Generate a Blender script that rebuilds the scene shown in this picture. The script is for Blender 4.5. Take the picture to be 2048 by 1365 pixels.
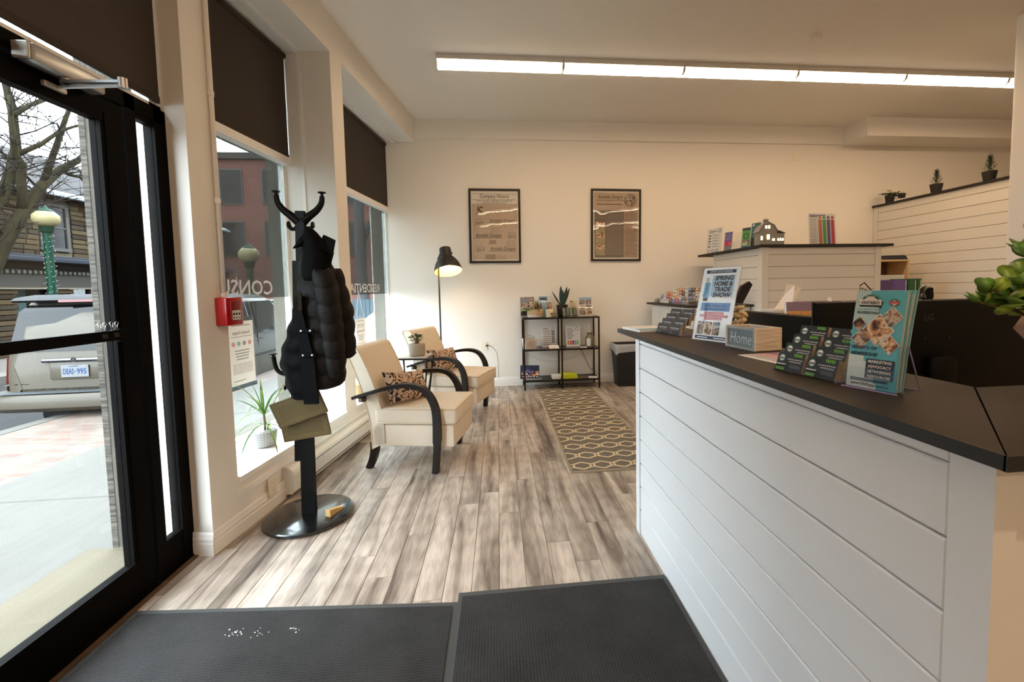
import bpy, bmesh, math, random
import numpy as np
from mathutils import Vector, Matrix, Euler
random.seed(7)
for o in list(bpy.data.objects): bpy.data.objects.remove(o)
SC = bpy.context.scene
COL = SC.collection
# ---------------------------------------------------------------- camera
FPX, CX, CY, CAMH = 859.55, 1083.46, 630.58, 1.315
_p, _r, _y = 0.061664, -0.0183478, 0.0996357
_fwd = np.array([math.sin(_y)*math.cos(_p), math.cos(_y)*math.cos(_p), -math.sin(_p)])
_rt = np.array([math.cos(_y), -math.sin(_y), 0.0]); _up = np.cross(_rt, _fwd)
CR = math.cos(_r)*_rt + math.sin(_r)*_up; CU = -math.sin(_r)*_rt + math.cos(_r)*_up; CF = _fwd
cam_d = bpy.data.cameras.new('camera'); cam = bpy.data.objects.new('camera', cam_d); COL.objects.link(cam)
cam.matrix_world = Matrix(((CR[0],CU[0],-CF[0],0),(CR[1],CU[1],-CF[1],0),(CR[2],CU[2],-CF[2],CAMH),(0,0,0,1)))
cam_d.sensor_fit = 'HORIZONTAL'; cam_d.sensor_width = 36; cam_d.lens = FPX/2048*36
cam_d.shift_x = (1024-CX)/2048; cam_d.shift_y = (CY-682.5)/2048
cam_d.clip_start = 0.02; cam_d.clip_end = 300
SC.camera = cam
# ---------------------------------------------------------------- light of the place
SC.view_settings.view_transform = 'Standard'; SC.view_settings.look = 'None'
SC.view_settings.exposure = 0.80; SC.view_settings.gamma = 1.0; SC.view_settings.use_curve_mapping = False
SKY_STRENGTH = 10.0
LED_STRENGTH = 23.0
LED_COLOR = (1.0, 0.69, 0.41)
w = bpy.data.worlds.new('overcast_sky'); SC.world = w; w.use_nodes = True
bg = w.node_tree.nodes['Background']; bg.inputs[0].default_value = (0.79, 0.905, 1.0, 1); bg.inputs[1].default_value = SKY_STRENGTH
SC.cycles.max_bounces = 10; SC.cycles.diffuse_bounces = 6; SC.cycles.glossy_bounces = 4; SC.cycles.transparent_max_bounces = 16
SC.cycles.caustics_reflective = False; SC.cycles.caustics_refractive = False
SC.cycles.sample_clamp_indirect = 8.0
# ---------------------------------------------------------------- survey helpers (photo pixel -> point of the place)
def ray(x, y): return (x-CX)/FPX*CR - (y-CY)/FPX*CU + CF
ORI = np.array([0, 0, CAMH])
def on_z(x, y, z): d = ray(x, y); return ORI + d*((z-CAMH)/d[2])
def on_y(x, y, Y): d = ray(x, y); return ORI + d*(Y/d[1])
def on_x(x, y, X): d = ray(x, y); return ORI + d*(X/d[0])
WA = np.array([-1.468, 2.266, 0]); WB = np.array([-1.035, 5.823, 0]); WLEN = float(np.linalg.norm(WB-WA))
WU = (WB-WA)/WLEN; WN = np.array([WU[1], -WU[0], 0]); WANG = math.atan2(WU[0], WU[1])
def wp(s, d=0, z=0): return WA + WU*s - WN*d + np.array([0, 0, z])
# ---------------------------------------------------------------- materials
def lin(c): return tuple((v/12.92 if v <= .04045 else ((v+.055)/1.055)**2.4) for v in c)
def rgb(*c): return lin(tuple(v/255 for v in c))
MATS = {}
def M(name, col=(200,200,200), rough=.6, metal=0, bump=0, bscale=60, var=0, vscale=8, emit=0, ecol=None, coat=0, stretch=None, alpha=None, trans=0, spec=.5):
    if name in MATS: return MATS[name]
    m = bpy.data.materials.new(name); m.use_nodes = True; nt = m.node_tree; b = nt.nodes['Principled BSDF']
    c = rgb(*col); b.inputs['Base Color'].default_value = (*c, 1); b.inputs['Roughness'].default_value = rough
    b.inputs['Metallic'].default_value = metal; b.inputs['Specular IOR Level'].default_value = spec
    if coat: b.inputs['Coat Weight'].default_value = coat; b.inputs['Coat Roughness'].default_value = .08
    if trans: b.inputs['Transmission Weight'].default_value = trans
    if emit: b.inputs['Emission Color'].default_value = (*(ecol or c), 1); b.inputs['Emission Strength'].default_value = emit
    if bump or var:
        tc = nt.nodes.new('ShaderNodeTexCoord'); mp = nt.nodes.new('ShaderNodeMapping'); nt.links.new(tc.outputs['Object'], mp.inputs[0])
        if stretch: mp.inputs['Scale'].default_value = stretch
        if var:
            n = nt.nodes.new('ShaderNodeTexNoise'); n.inputs['Scale'].default_value = vscale; n.inputs['Detail'].default_value = 6; nt.links.new(mp.outputs[0], n.inputs[0])
            mx = nt.nodes.new('ShaderNodeMix'); mx.data_type = 'RGBA'
            mx.inputs[6].default_value = (*[max(0, v*(1-var)) for v in c], 1); mx.inputs[7].default_value = (*[min(1, v*(1+var)) for v in c], 1)
            nt.links.new(n.outputs[0], mx.inputs[0]); nt.links.new(mx.outputs[2], b.inputs['Base Color'])
        if bump:
            n2 = nt.nodes.new('ShaderNodeTexNoise'); n2.inputs['Scale'].default_value = bscale; n2.inputs['Detail'].default_value = 4; nt.links.new(mp.outputs[0], n2.inputs[0])
            bp = nt.nodes.new('ShaderNodeBump'); bp.inputs['Strength'].default_value = bump; bp.inputs['Distance'].default_value = .01
            nt.links.new(n2.outputs[0], bp.inputs['Height']); nt.links.new(bp.outputs[0], b.inputs['Normal'])
    MATS[name] = m; return m
def glass(name, tint=(1,1,1), gloss=1.0, haze=0.0, hazecol=(.5,.5,.5), rough=0.0):
    if name in MATS: return MATS[name]
    m = bpy.data.materials.new(name); m.use_nodes = True; nt = m.node_tree; nt.nodes.clear()
    out = nt.nodes.new('ShaderNodeOutputMaterial'); tr = nt.nodes.new('ShaderNodeBsdfTransparent'); tr.inputs[0].default_value = (*tint, 1)
    gl = nt.nodes.new('ShaderNodeBsdfGlossy'); gl.inputs['Roughness'].default_value = rough; lw = nt.nodes.new('ShaderNodeLayerWeight'); lw.inputs[0].default_value = .5
    pw = nt.nodes.new('ShaderNodeMath'); pw.operation = 'POWER'; pw.inputs[1].default_value = 5.0; nt.links.new(lw.outputs['Facing'], pw.inputs[0])
    ma = nt.nodes.new('ShaderNodeMath'); ma.operation = 'MULTIPLY_ADD'; ma.inputs[1].default_value = .96; ma.inputs[2].default_value = .04; nt.links.new(pw.outputs[0], ma.inputs[0])
    mul = nt.nodes.new('ShaderNodeMath'); mul.operation = 'MULTIPLY'; mul.inputs[1].default_value = gloss*.5; nt.links.new(ma.outputs[0], mul.inputs[0])
    src = tr.outputs[0]
    if haze:
        df = nt.nodes.new('ShaderNodeBsdfDiffuse'); df.inputs[0].default_value = (*hazecol, 1); tl = nt.nodes.new('ShaderNodeBsdfTranslucent'); tl.inputs[0].default_value = (*hazecol, 1)
        m0 = nt.nodes.new('ShaderNodeMixShader'); m0.inputs[0].default_value = .0; nt.links.new(df.outputs[0], m0.inputs[1]); nt.links.new(tl.outputs[0], m0.inputs[2])
        m1 = nt.nodes.new('ShaderNodeMixShader'); m1.inputs[0].default_value = haze; nt.links.new(src, m1.inputs[1]); nt.links.new(m0.outputs[0], m1.inputs[2]); src = m1.outputs[0]
    mx = nt.nodes.new('ShaderNodeMixShader'); nt.links.new(mul.outputs[0], mx.inputs[0]); nt.links.new(src, mx.inputs[1]); nt.links.new(gl.outputs[0], mx.inputs[2])
    nt.links.new(mx.outputs[0], out.inputs[0]); MATS[name] = m; return m
def nodes_mat(name):
    m = bpy.data.materials.new(name); m.use_nodes = True; MATS[name] = m
    nt = m.node_tree; return m, nt, nt.nodes['Principled BSDF'], nt.nodes.new, nt.links.new
def photo(name, cols, scale=45, stretch=(1,1,1), detail=3, dist=.6):
    # a printed photograph: blotches of several tones
    m, nt, b, N, L = nodes_mat(name); tc = N('ShaderNodeTexCoord'); mp = N('ShaderNodeMapping'); mp.inputs['Scale'].default_value = stretch; L(tc.outputs['Object'], mp.inputs[0])
    n = N('ShaderNodeTexNoise'); n.inputs['Scale'].default_value = scale; n.inputs['Detail'].default_value = detail; n.inputs['Distortion'].default_value = dist; L(mp.outputs[0], n.inputs[0])
    r = N('ShaderNodeValToRGB'); r.color_ramp.interpolation = 'CONSTANT'; k = len(cols)
    for i, c in enumerate(cols):
        p = .30+.40*i/k if i else 0.0
        el = r.color_ramp.elements[0] if i == 0 else (r.color_ramp.elements[1] if i == 1 else r.color_ramp.elements.new(p))
        el.position = p; el.color = (*rgb(*c), 1)
    L(n.outputs[0], r.inputs[0]); L(r.outputs[0], b.inputs['Base Color']); b.inputs['Roughness'].default_value = .55; return m
# ---------------------------------------------------------------- mesh builder
class B:
    def __init__(s): s.v = []; s.f = []; s.m = []; s.mats = []; s.T = Matrix.Identity(4)
    def mi(s, m):
        if m is None: return 0
        if m not in s.mats: s.mats.append(m)
        return s.mats.index(m)
    def at(s, loc=(0,0,0), rot=(0,0,0)): s.T = Matrix.Translation(Vector([float(q) for q in loc])) @ Euler(rot).to_matrix().to_4x4(); return s
    def add(s, vs, fs, m=None):
        k = len(s.v); i = s.mi(m)
        s.v += [tuple(s.T @ Vector((float(a[0]), float(a[1]), float(a[2])))) for a in vs]; s.f += [tuple(q+k for q in f) for f in fs]; s.m += [i]*len(fs); return s
    def box(s, lo, hi, m=None):
        x0,y0,z0 = lo; x1,y1,z1 = hi
        return s.add([(x0,y0,z0),(x1,y0,z0),(x1,y1,z0),(x0,y1,z0),(x0,y0,z1),(x1,y0,z1),(x1,y1,z1),(x0,y1,z1)],
                     [(0,3,2,1),(4,5,6,7),(0,1,5,4),(1,2,6,5),(2,3,7,6),(3,0,4,7)], m)
    def rbox(s, lo, hi, r=.01, m=None, seg=2):
        bm = bmesh.new(); bmesh.ops.create_cube(bm, size=1)
        sz = [hi[i]-lo[i] for i in range(3)]; ce = [(hi[i]+lo[i])/2 for i in range(3)]
        bmesh.ops.scale(bm, vec=sz, verts=bm.verts); bmesh.ops.translate(bm, vec=ce, verts=bm.verts)
        bmesh.ops.bevel(bm, geom=bm.edges[:], offset=min(r, min(sz)*.49), segments=seg, affect='EDGES', profile=.5)
        return s.bm(bm, m)
    def bm(s, bm, m=None):
        bm.verts.index_update(); vs = [tuple(v.co) for v in bm.verts]; fs = [tuple(v.index for v in f.verts) for f in bm.faces]; bm.free(); return s.add(vs, fs, m)
    def prism(s, poly, z0, z1, m=None):   # poly in XY, counter-clockwise
        n = len(poly); a = [(*p[:2], z0) for p in poly]; b_ = [(*p[:2], z1) for p in poly]
        return s.add(a+b_, [tuple(range(n))[::-1], tuple(range(n, 2*n))] + [(i, (i+1)%n, n+(i+1)%n, n+i) for i in range(n)], m)
    def prism_y(s, poly, y0, y1, m=None):  # poly in XZ
        n = len(poly); a = [(p[0], y0, p[1]) for p in poly]; b_ = [(p[0], y1, p[1]) for p in poly]
        return s.add(a+b_, [tuple(range(n)), tuple(range(n, 2*n))[::-1]] + [((i+1)%n, i, n+i, n+(i+1)%n) for i in range(n)], m)
    def loft(s, rings, m=None, cap=True, closed=True):
        n = len(rings[0]); vs = [p for r in rings for p in r]; fs = []
        for i in range(len(rings)-1):
            for j in range(n if closed else n-1):
                k = (j+1) % n; fs.append((i*n+j, i*n+k, (i+1)*n+k, (i+1)*n+j))
        if cap and closed: fs += [tuple(range(n))[::-1], tuple(range((len(rings)-1)*n, len(rings)*n))]
        return s.add(vs, fs, m)
    def lathe(s, prof, m=None, n=24, cap=True):
        return s.loft([[(r*math.cos(2*math.pi*j/n), r*math.sin(2*math.pi*j/n), z) for j in range(n)] for r, z in prof], m, cap)
    def tube(s, path, r, m=None, n=8, flat=1.0):
        pts = [Vector([float(q) for q in p]) for p in path]; rings = []; up = None
        for i, p in enumerate(pts):
            t = (pts[min(i+1, len(pts)-1)] - pts[max(i-1, 0)]).normalized()
            if up is None: up = Vector((0,0,1)) if abs(t.z) < .9 else Vector((0,1,0))
            sd = t.cross(up).normalized(); u2 = sd.cross(t).normalized(); up = u2
            rr = r[i] if isinstance(r, (list, tuple)) else r
            rings.append([tuple(p + sd*(rr*math.cos(2*math.pi*j/n)) + u2*(rr*flat*math.sin(2*math.pi*j/n))) for j in range(n)])
        return s.loft(rings, m)
    def sphere(s, c, r, m=None, n=12, k=8):
        rx, ry, rz = (r, r, r) if not isinstance(r, (tuple, list)) else r
        return s.loft([[(c[0]+rx*math.sin(a)*math.cos(2*math.pi*j/n), c[1]+ry*math.sin(a)*math.sin(2*math.pi*j/n), c[2]-rz*math.cos(a)) for j in range(n)] for a in [math.pi*(i+.02)/(k+.04) for i in range(k+1)]], m)
    def rect(s, x, z, w, h, m, y=0.0):   # flat patch on an XZ sheet facing -Y
        return s.add([(x, y, z), (x+w, y, z), (x+w, y, z+h), (x, y, z+h)], [(0,1,2,3)], m)
    def disc(s, x, z, r, m, y=0.0, n=20, r0=0, a0=0, a1=2*math.pi):
        if r0:
            vs = []; fs = []
            for j in range(n+1):
                a = a0+(a1-a0)*j/n; vs += [(x+r*math.cos(a), y, z+r*math.sin(a)), (x+r0*math.cos(a), y, z+r0*math.sin(a))]
            return s.add(vs, [(2*j, 2*j+2, 2*j+3, 2*j+1) for j in range(n)], m)
        return s.add([(x+r*math.cos(2*math.pi*j/n), y, z+r*math.sin(2*math.pi*j/n)) for j in range(n)], [tuple(range(n))], m)
    def text(s, body, x, z, size, m, y=0.0, align='LEFT', width=None, mirror=False, shear=0, bold=0, rot=0, depth=0):
        key = (body, shear, bold)
        if key not in TEXTS:
            cu = bpy.data.curves.new('t', 'FONT'); cu.body = body; cu.size = 1; cu.shear = shear; cu.offset = bold; cu.resolution_u = 2
            ob = bpy.data.objects.new('t', cu); me = bpy.data.meshes.new_from_object(ob)
            TEXTS[key] = ([tuple(v.co[:2]) for v in me.vertices], [tuple(p.vertices) for p in me.polygons])
            bpy.data.objects.remove(ob); bpy.data.curves.remove(cu); bpy.data.meshes.remove(me)
        vs, fs = TEXTS[key]
        if not vs: return s
        x0 = min(v[0] for v in vs); x1 = max(v[0] for v in vs); sx = size if width is None else width/(x1-x0)
        off = {'LEFT': x0, 'CENTER': (x0+x1)/2, 'RIGHT': x1}[align]; sg = -1 if mirror else 1
        out = []
        for a, b_ in vs:
            px, pz = (a-off)*sx*sg, b_*size
            out.append((x+px*math.cos(rot)-pz*math.sin(rot), y, z+px*math.sin(rot)+pz*math.cos(rot)))
        return s.add(out, fs, m)
    def build(s, name, m=None, parent=None, smooth=False, loc=None, rot=None):
        me = bpy.data.meshes.new(name); me.from_pydata(s.v, [], s.f)
        for q in (s.mats or [m]): me.materials.append(q)
        if s.mats: me.polygons.foreach_set('material_index', s.m)
        if smooth: me.polygons.foreach_set('use_smooth', [True]*len(me.polygons))
        me.update(); o = bpy.data.objects.new(name, me); COL.objects.link(o)
        if smooth and smooth is not True:
            try: me.set_sharp_from_angle(angle=math.radians(smooth))
            except Exception: pass
        if parent: o.parent = parent
        if loc is not None: o.location = [float(q) for q in loc]
        if rot is not None: o.rotation_euler = rot
        return o
TEXTS = {}
def tag(o, label=None, cat=None, group=None, kind=None):
    if label: o['label'] = label
    if cat: o['category'] = cat
    if group: o['group'] = group
    if kind: o['kind'] = kind
    return o
def thing(name, label, cat, loc=(0,0,0), rz=0, group=None, rot=None):
    o = bpy.data.objects.new(name, None); COL.objects.link(o); o.empty_display_size = .05
    o.location = [float(q) for q in loc]; o.rotation_euler = rot or (0, 0, rz); return tag(o, label, cat, group)
def struct(o): o['kind'] = 'structure'; return o
def setting(name, loc=(0,0,0), rz=0):
    o = bpy.data.objects.new(name, None); COL.objects.link(o); o.location = [float(q) for q in loc]; o.rotation_euler = (0,0,rz); return struct(o)
def part(name, mesh_of, parent, loc=(0,0,0), rot=(0,0,0), scale=None):   # a repeated piece that shares mesh data
    o = bpy.data.objects.new(name, mesh_of); COL.objects.link(o); o.parent = parent; o.location = [float(q) for q in loc]; o.rotation_euler = rot
    if scale: o.scale = scale
    return o
def copy_tree(o, parent=None):
    c = o.copy(); COL.objects.link(c); c.parent = parent
    for ch in [q for q in bpy.data.objects if q.parent == o]: copy_tree(ch, c)
    return c
# ================================================================ the room
WHITE = M('wall_paint', (232,228,221), .75, bump=.03, bscale=180)
CEIL = M('ceiling_paint', (226,221,212), .85, bump=.04, bscale=60)
TRIM = M('trim_paint', (236,234,230), .42)
BLACKM = M('black_frame_metal', (9,8,8), .6, metal=0, spec=.04, var=.25, vscale=30)
BLACK = M('black_matt', (12,11,11), .5)
def wood_floor():
    m, nt, b, N, L = nodes_mat('laminate_plank')
    tc = N('ShaderNodeTexCoord'); oi = N('ShaderNodeObjectInfo'); 
    cmb = N('ShaderNodeCombineXYZ'); mulr = N('ShaderNodeMath'); mulr.operation='MULTIPLY'; mulr.inputs[1].default_value=37.0; L(oi.outputs['Random'], mulr.inputs[0]); L(mulr.outputs[0], cmb.inputs[2]); L(mulr.outputs[0], cmb.inputs[1])
    add = N('ShaderNodeVectorMath'); add.operation='ADD'; L(tc.outputs['Object'], add.inputs[0]); L(cmb.outputs[0], add.inputs[1])
    mp = N('ShaderNodeMapping'); mp.inputs['Scale'].default_value=(9,1.1,1); L(add.outputs[0], mp.inputs[0])
    n1 = N('ShaderNodeTexNoise'); n1.inputs['Scale'].default_value=1.0; n1.inputs['Detail'].default_value=5; n1.inputs['Roughness'].default_value=.55; n1.inputs['Distortion'].default_value=.9; L(mp.outputs[0], n1.inputs[0])
    mp2 = N('ShaderNodeMapping'); mp2.inputs['Scale'].default_value=(95,3.2,1); L(add.outputs[0], mp2.inputs[0])
    n2 = N('ShaderNodeTexNoise'); n2.inputs['Scale'].default_value=1.0; n2.inputs['Detail'].default_value=6; n2.inputs['Distortion'].default_value=.6; L(mp2.outputs[0], n2.inputs[0])
    wv = N('ShaderNodeTexWave'); wv.wave_type='RINGS'; wv.inputs['Scale'].default_value=3.2; wv.inputs['Distortion'].default_value=6; wv.inputs['Detail'].default_value=3; wv.inputs['Detail Scale'].default_value=1.3
    mp3 = N('ShaderNodeMapping'); mp3.inputs['Scale'].default_value=(9,.9,1); L(add.outputs[0], mp3.inputs[0]); L(mp3.outputs[0], wv.inputs[0])
    r1 = N('ShaderNodeValToRGB'); e=r1.color_ramp.elements; e[0].position=.30; e[0].color=(*rgb(92,80,71),1); e[1].position=.64; e[1].color=(*rgb(208,194,180),1)
    k=r1.color_ramp.elements.new(.46); k.color=(*rgb(164,150,137),1)
    L(n1.outputs[0], r1.inputs[0])
    mx = N('ShaderNodeMix'); mx.data_type='RGBA'; mx.blend_type='MULTIPLY'; mx.inputs[0].default_value=.38
    r2 = N('ShaderNodeValToRGB'); r2.color_ramp.elements[0].position=.35; r2.color_ramp.elements[0].color=(.62,.6,.58,1); r2.color_ramp.elements[1].position=.62; r2.color_ramp.elements[1].color=(1,1,1,1)
    L(n2.outputs[0], r2.inputs[0]); L(r1.outputs[0], mx.inputs[6]); L(r2.outputs[0], mx.inputs[7])
    mx2 = N('ShaderNodeMix'); mx2.data_type='RGBA'; mx2.blend_type='MULTIPLY'; mx2.inputs[0].default_value=.26
    r3 = N('ShaderNodeValToRGB'); r3.color_ramp.elements[0].position=.15; r3.color_ramp.elements[0].color=(.5,.47,.45,1); r3.color_ramp.elements[1].position=.6; r3.color_ramp.elements[1].color=(1,1,1,1)
    L(wv.outputs[0], r3.inputs[0]); L(mx.outputs[2], mx2.inputs[6]); L(r3.outputs[0], mx2.inputs[7])
    hs = N('ShaderNodeHueSaturation'); mr = N('ShaderNodeMapRange'); mr.inputs[3].default_value=.82; mr.inputs[4].default_value=1.08; L(oi.outputs['Random'], mr.inputs[0]); L(mr.outputs[0], hs.inputs['Value']); L(mx2.outputs[2], hs.inputs['Color'])
    L(hs.outputs[0], b.inputs['Base Color']); b.inputs['Roughness'].default_value=.42; b.inputs['Specular IOR Level'].default_value=.35
    bp = N('ShaderNodeBump'); bp.inputs['Strength'].default_value=.12; bp.inputs['Distance'].default_value=.004; L(n2.outputs[0], bp.inputs['Height']); L(bp.outputs[0], b.inputs['Normal'])
    return m
PLANK = wood_floor()
floor = struct(B().box((-1.66,-4.2,-.12),(8.2,6.0,-.0102)).build('floor', M('floor_base', (96,86,78), .6)))
PW, PLN = .1222, 1.22
def plank_mesh(ln):
    b = B(); g = .0009; h = 0.0; c = .0012
    lo = [(g,g),(PW-g,g),(PW-g,ln-g),(g,ln-g)]; hi = [(g+c,g+c),(PW-g-c,g+c),(PW-g-c,ln-g-c),(g+c,ln-g-c)]
    b.add([(*p,-.010) for p in lo]+[(*p,-c) for p in lo]+[(*p,h) for p in hi],
          [(0,1,5,4),(1,2,6,5),(2,3,7,6),(3,0,4,7),(4,5,9,8),(5,6,10,9),(6,7,11,10),(7,4,8,11),(8,9,10,11)])
    me = b.build('plank', PLANK); d = me.data; bpy.data.objects.remove(me); return d
full = plank_mesh(PLN); short = {}
# seams seen in the photo lie at x = -0.149, -0.027, 0.231, 0.353 ...: a pitch of 12.2 cm
stag = [0.0, .62, .27, .95, .45, 1.08, .16, .78]
ix = 0
for k in range(-13, 18):
    x = -0.149 + k*PW
    if x < -1.66: continue
    y = .3 + stag[(k*3) % 8] - PLN
    while y < 5.86:
        y1 = min(y+PLN, 5.86); y0 = max(y, .25)
        if y1 - y0 > .06 and (y1 > 1.0) and not (x > .85 and y1 < 1.6):
            if y1-y0 > PLN-.001: me = full
            else:
                key = round(y1-y0, 3)
                if key not in short: short[key] = plank_mesh(y1-y0)
                me = short[key]
            part('plank', me, floor, (x, y0, 0))
        y += PLN
# the rest of the floor, behind the desks and behind the viewer, is one continuous laminate
fb = B(); fb.box((2.05,-4.2,-.011),(8.1,5.86,-.0005)); fb.box((-1.6,-4.2,-.011),(2.05,.25,-.0005)); fb.box((.74,.25,-.011),(2.05,1.0,-.0005))
fb.build('laminate_field', PLANK, floor)
H = 3.52
struct(B().box((-2.1,-4.4,H),(8.3,6.3,H+.2)).build('ceiling', CEIL))
struct(B().box((-1.4,5.823,-.12),(8.3,6.15,H)).build('wall_back', WHITE))
struct(B().box((8.1,-4.4,-.12),(8.3,5.9,H)).build('wall_right', WHITE))
struct(B().box((-2.1,-4.4,-.12),(8.3,-4.2,H)).build('wall_front', WHITE))
# street wall with its two window bays (runs 7 degrees off the room axis)
ROTW = -WANG
def wl(lo, hi, b, m=None):   # box in wall coordinates (s, d, z)
    s0,d0,z0 = lo; s1,d1,z1 = hi
    return b.prism([wp(s0,d0)[:2], wp(s1,d0)[:2], wp(s1,d1)[:2], wp(s0,d1)[:2]][::-1], z0, z1, m)
W1A, W1B, W2A, W2B = .19, 1.443, 1.637, WLEN
SILL, BEAM = .315, 3.24
wb = B()
wb.prism([(-1.468,2.266), tuple(wp(W1A,0)[:2]), tuple(wp(W1A,.43)[:2]), (-1.84,2.5), (-1.66,2.5), (-1.66,2.305), (-1.57,2.285)], -.12, H)
wl((W1B,0,-.12),(W2A,.43,H), wb)
wl((W1A,0,-.12),(W1B,.43,SILL-.03), wb); wl((W2A,0,-.12),(W2B+.1,.43,SILL-.03), wb)
wl((W1A,0,BEAM),(W1B,.43,H), wb); wl((W2A,0,BEAM),(W2B+.3,.43,H), wb)
wl((W2B,-.0,-.12),(W2B+.3,.62,H), wb)
wall_left = struct(wb.build('wall_left', WHITE))
struct(B().box((-1.67,-4.3,-.12),(-1.57,.94,H)).build('wall_left', WHITE)); struct(B().box((-1.67,.94,3.255),(-1.605,2.3,H)).build('wall_left', WHITE))
# sills and apron moulding
b = B(); wl((W1A,-.018,SILL-.03),(W1B,.42,SILL), b); wl((W1A,-.010,.205),(W1B,0,.235), b)
struct(b.build('trim_1', TRIM))
b = B(); wl((W2A,-.018,SILL-.03),(W2B,.42,SILL), b); wl((W1B,-.010,.205),(W2B,0,.235), b)
struct(b.build('trim_2', TRIM))
# back wall: slight band under the ceiling, bulkhead at the right
struct(B().box((-1.04,5.79,3.285),(4.95,5.823,H)).build('trim_3', WHITE))
struct(B().box((4.95,5.40,3.275),(8.1,5.823,H)).build('trim_4', WHITE))
# baseboards
def base_profile(b, p0, p1, nrm, h=.118):
    p0 = np.array(p0,float); p1 = np.array(p1,float); n_ = np.array([*nrm,0],float)
    prof = [(0,0),(.014,0),(.014,.062),(.011,.066),(.012,.085),(.009,.092),(.007,.108),(.003,h),(0,h)]
    b.loft([[tuple(p + n_*a + np.array([0,0,z])) for a, z in prof] for p in (p0, p1)])
b = B(); base_profile(b, wp(-.012), wp(.575), WN[:2]); base_profile(b, (-1.565,2.272,0), (-1.456,2.252,0), (.18,-.98))
struct(b.build('baseboard_left', TRIM))
b = B(); base_profile(b, (-1.03,5.823,0), (5.4,5.823,0), (0,-1)); struct(b.build('baseboard_back', TRIM))
# ---- windows
PANE = glass('window_glass', (.97,.99,.98), .9)
FILM = glass('frosted_film', (.50,.51,.50), .3, haze=.16, hazecol=(.30,.32,.33))
SHADE = M('roller_shade_fabric', (58,50,44), .9, bump=.25, bscale=400, stretch=(1,1,6))
LETTER = M('film_letter', (196,200,200), .7)
def window(idx, s0, s1, word, wx, wsize, wwidth):
    g = setting('window_%d' % idx)
    b = B(); 
    for a, c in ((s0, s0+.010), (s1-.010, s1)): wl((a,.245,SILL),(c,.268,BEAM), b, TRIM)
    wl((s0,.245,BEAM-.012),(s1,.268,BEAM), b, TRIM)
    for a, c in ((s0, s0+.03), (s1-.03, s1)): wl((a,.405,SILL),(c,.45,BEAM), b, TRIM)
    wl((s0,.405,BEAM-.05),(s1,.45,BEAM), b, TRIM); wl((s0,.405,SILL),(s1,.45,SILL+.012), b, TRIM)
    b.build('frame', TRIM, g)
    b = B(); wl((s0,.355,2.345),(s1,.45,2.405), b, TRIM); b.build('transom_bar', TRIM, g)
    b = B(); wl((s0+.02,.424,SILL+.012),(s1-.02,.428,2.345), b); b.build('pane', PANE, g)
    b = B(); wl((s0+.02,.424,2.405),(s1-.02,.428,BEAM-.05), b); b.build('pane', PANE, g)
    b = B(); wl((s0+.03,.4212,1.285),(s1-.03,.4216,2.345), b); b.build('film', FILM, g)
    b = B(); b.text(word, 0, 0, wsize, LETTER, width=wwidth, align='LEFT', mirror=True, bold=.01)
    o = b.build('lettering', LETTER, g, loc=wp(wx,.4206,1.31), rot=(0,0,math.pi/2-WANG))
    return g
w1 = window(1, W1A, W1B, 'CONSULTING', 1.22, .15, 1.0)
w2 = window(2, W2A, W2B, 'RESIDENTIAL', 3.30, .14, .86)
for i, (s0, s1, lab) in enumerate(((W1A, W1B, 'dark brown roller shade over the upper half of the window beside the coat rack'), (W2A, W2B, 'dark brown roller shade over the upper half of the window behind the armchairs'))):
    t = thing('roller_shade', lab, 'window shade', wp((s0+s1)/2,.37,2.42), -WANG+math.pi/2)
    ln = (s1-s0)/2-.006
    B().box((-ln,-.0015,0),(ln,.0015,.79)).build('fabric', SHADE, t); B().rbox((-ln,-.007,-.012),(ln,.007,.012),.004).build('hem_bar', SHADE, t)
    B().tube([(-ln,0,.785),(ln,0,.785)],.022,n=14).build('roller_tube', SHADE, t, True)
# ---- entrance door, side light and transom
DX = -1.57
DGLASS = glass('door_glass', (.955,.96,.95), .9)
door = setting('door_1', (DX, 1.0, 0))     # local y runs along the street wall
fb = B(); T = .05
fb.box((-T,1.215,0),(0,1.305,2.19)); fb.box((-T,1.055,0),(0,1.108,2.19)); fb.box((-T,-.06,2.125),(0,1.305,2.19)); fb.box((-T,-.06,0),(0,.0,2.19))
fb.box((-T*.8,1.108,0),(-.004,1.215,.165)); fb.box((-T*.8,1.108,2.10),(-.004,1.215,2.125))
fb.box((-T-.04,-.06,-.12),(.012,1.305,.012)); fb.build('frame', BLACKM, door)
lf = B(); X0_, X1_ = -.045, -.004
lf.box((X0_,.937,.015),(X1_,1.045,2.115)); lf.box((X0_,.01,.015),(X1_,.12,2.115)); lf.box((X0_,.12,2.025),(X1_,.937,2.115)); lf.box((X0_,.12,.015),(X1_,.937,.165))
lf.box((X1_,.955,.17),(X1_+.004,.962,2.06)); lf.box((X1_,.12,.160),(X1_+.006,.937,.172)); leaf = lf.build('door_leaf', BLACKM, door)
B().box((-.024,.12,.165),(-.020,.937,2.025)).build('pane', DGLASS, leaf)
B().box((-.016,1.108,.165),(-.012,1.215,2.10)).build('pane', DGLASS, door)
pb = B(); pb.box((-.004,.10,1.135),(.014,.965,1.176)); pb.box((-.006,.93,1.128),(.016,.975,1.182)); pb.build('push_bar', BLACKM, leaf)
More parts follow.
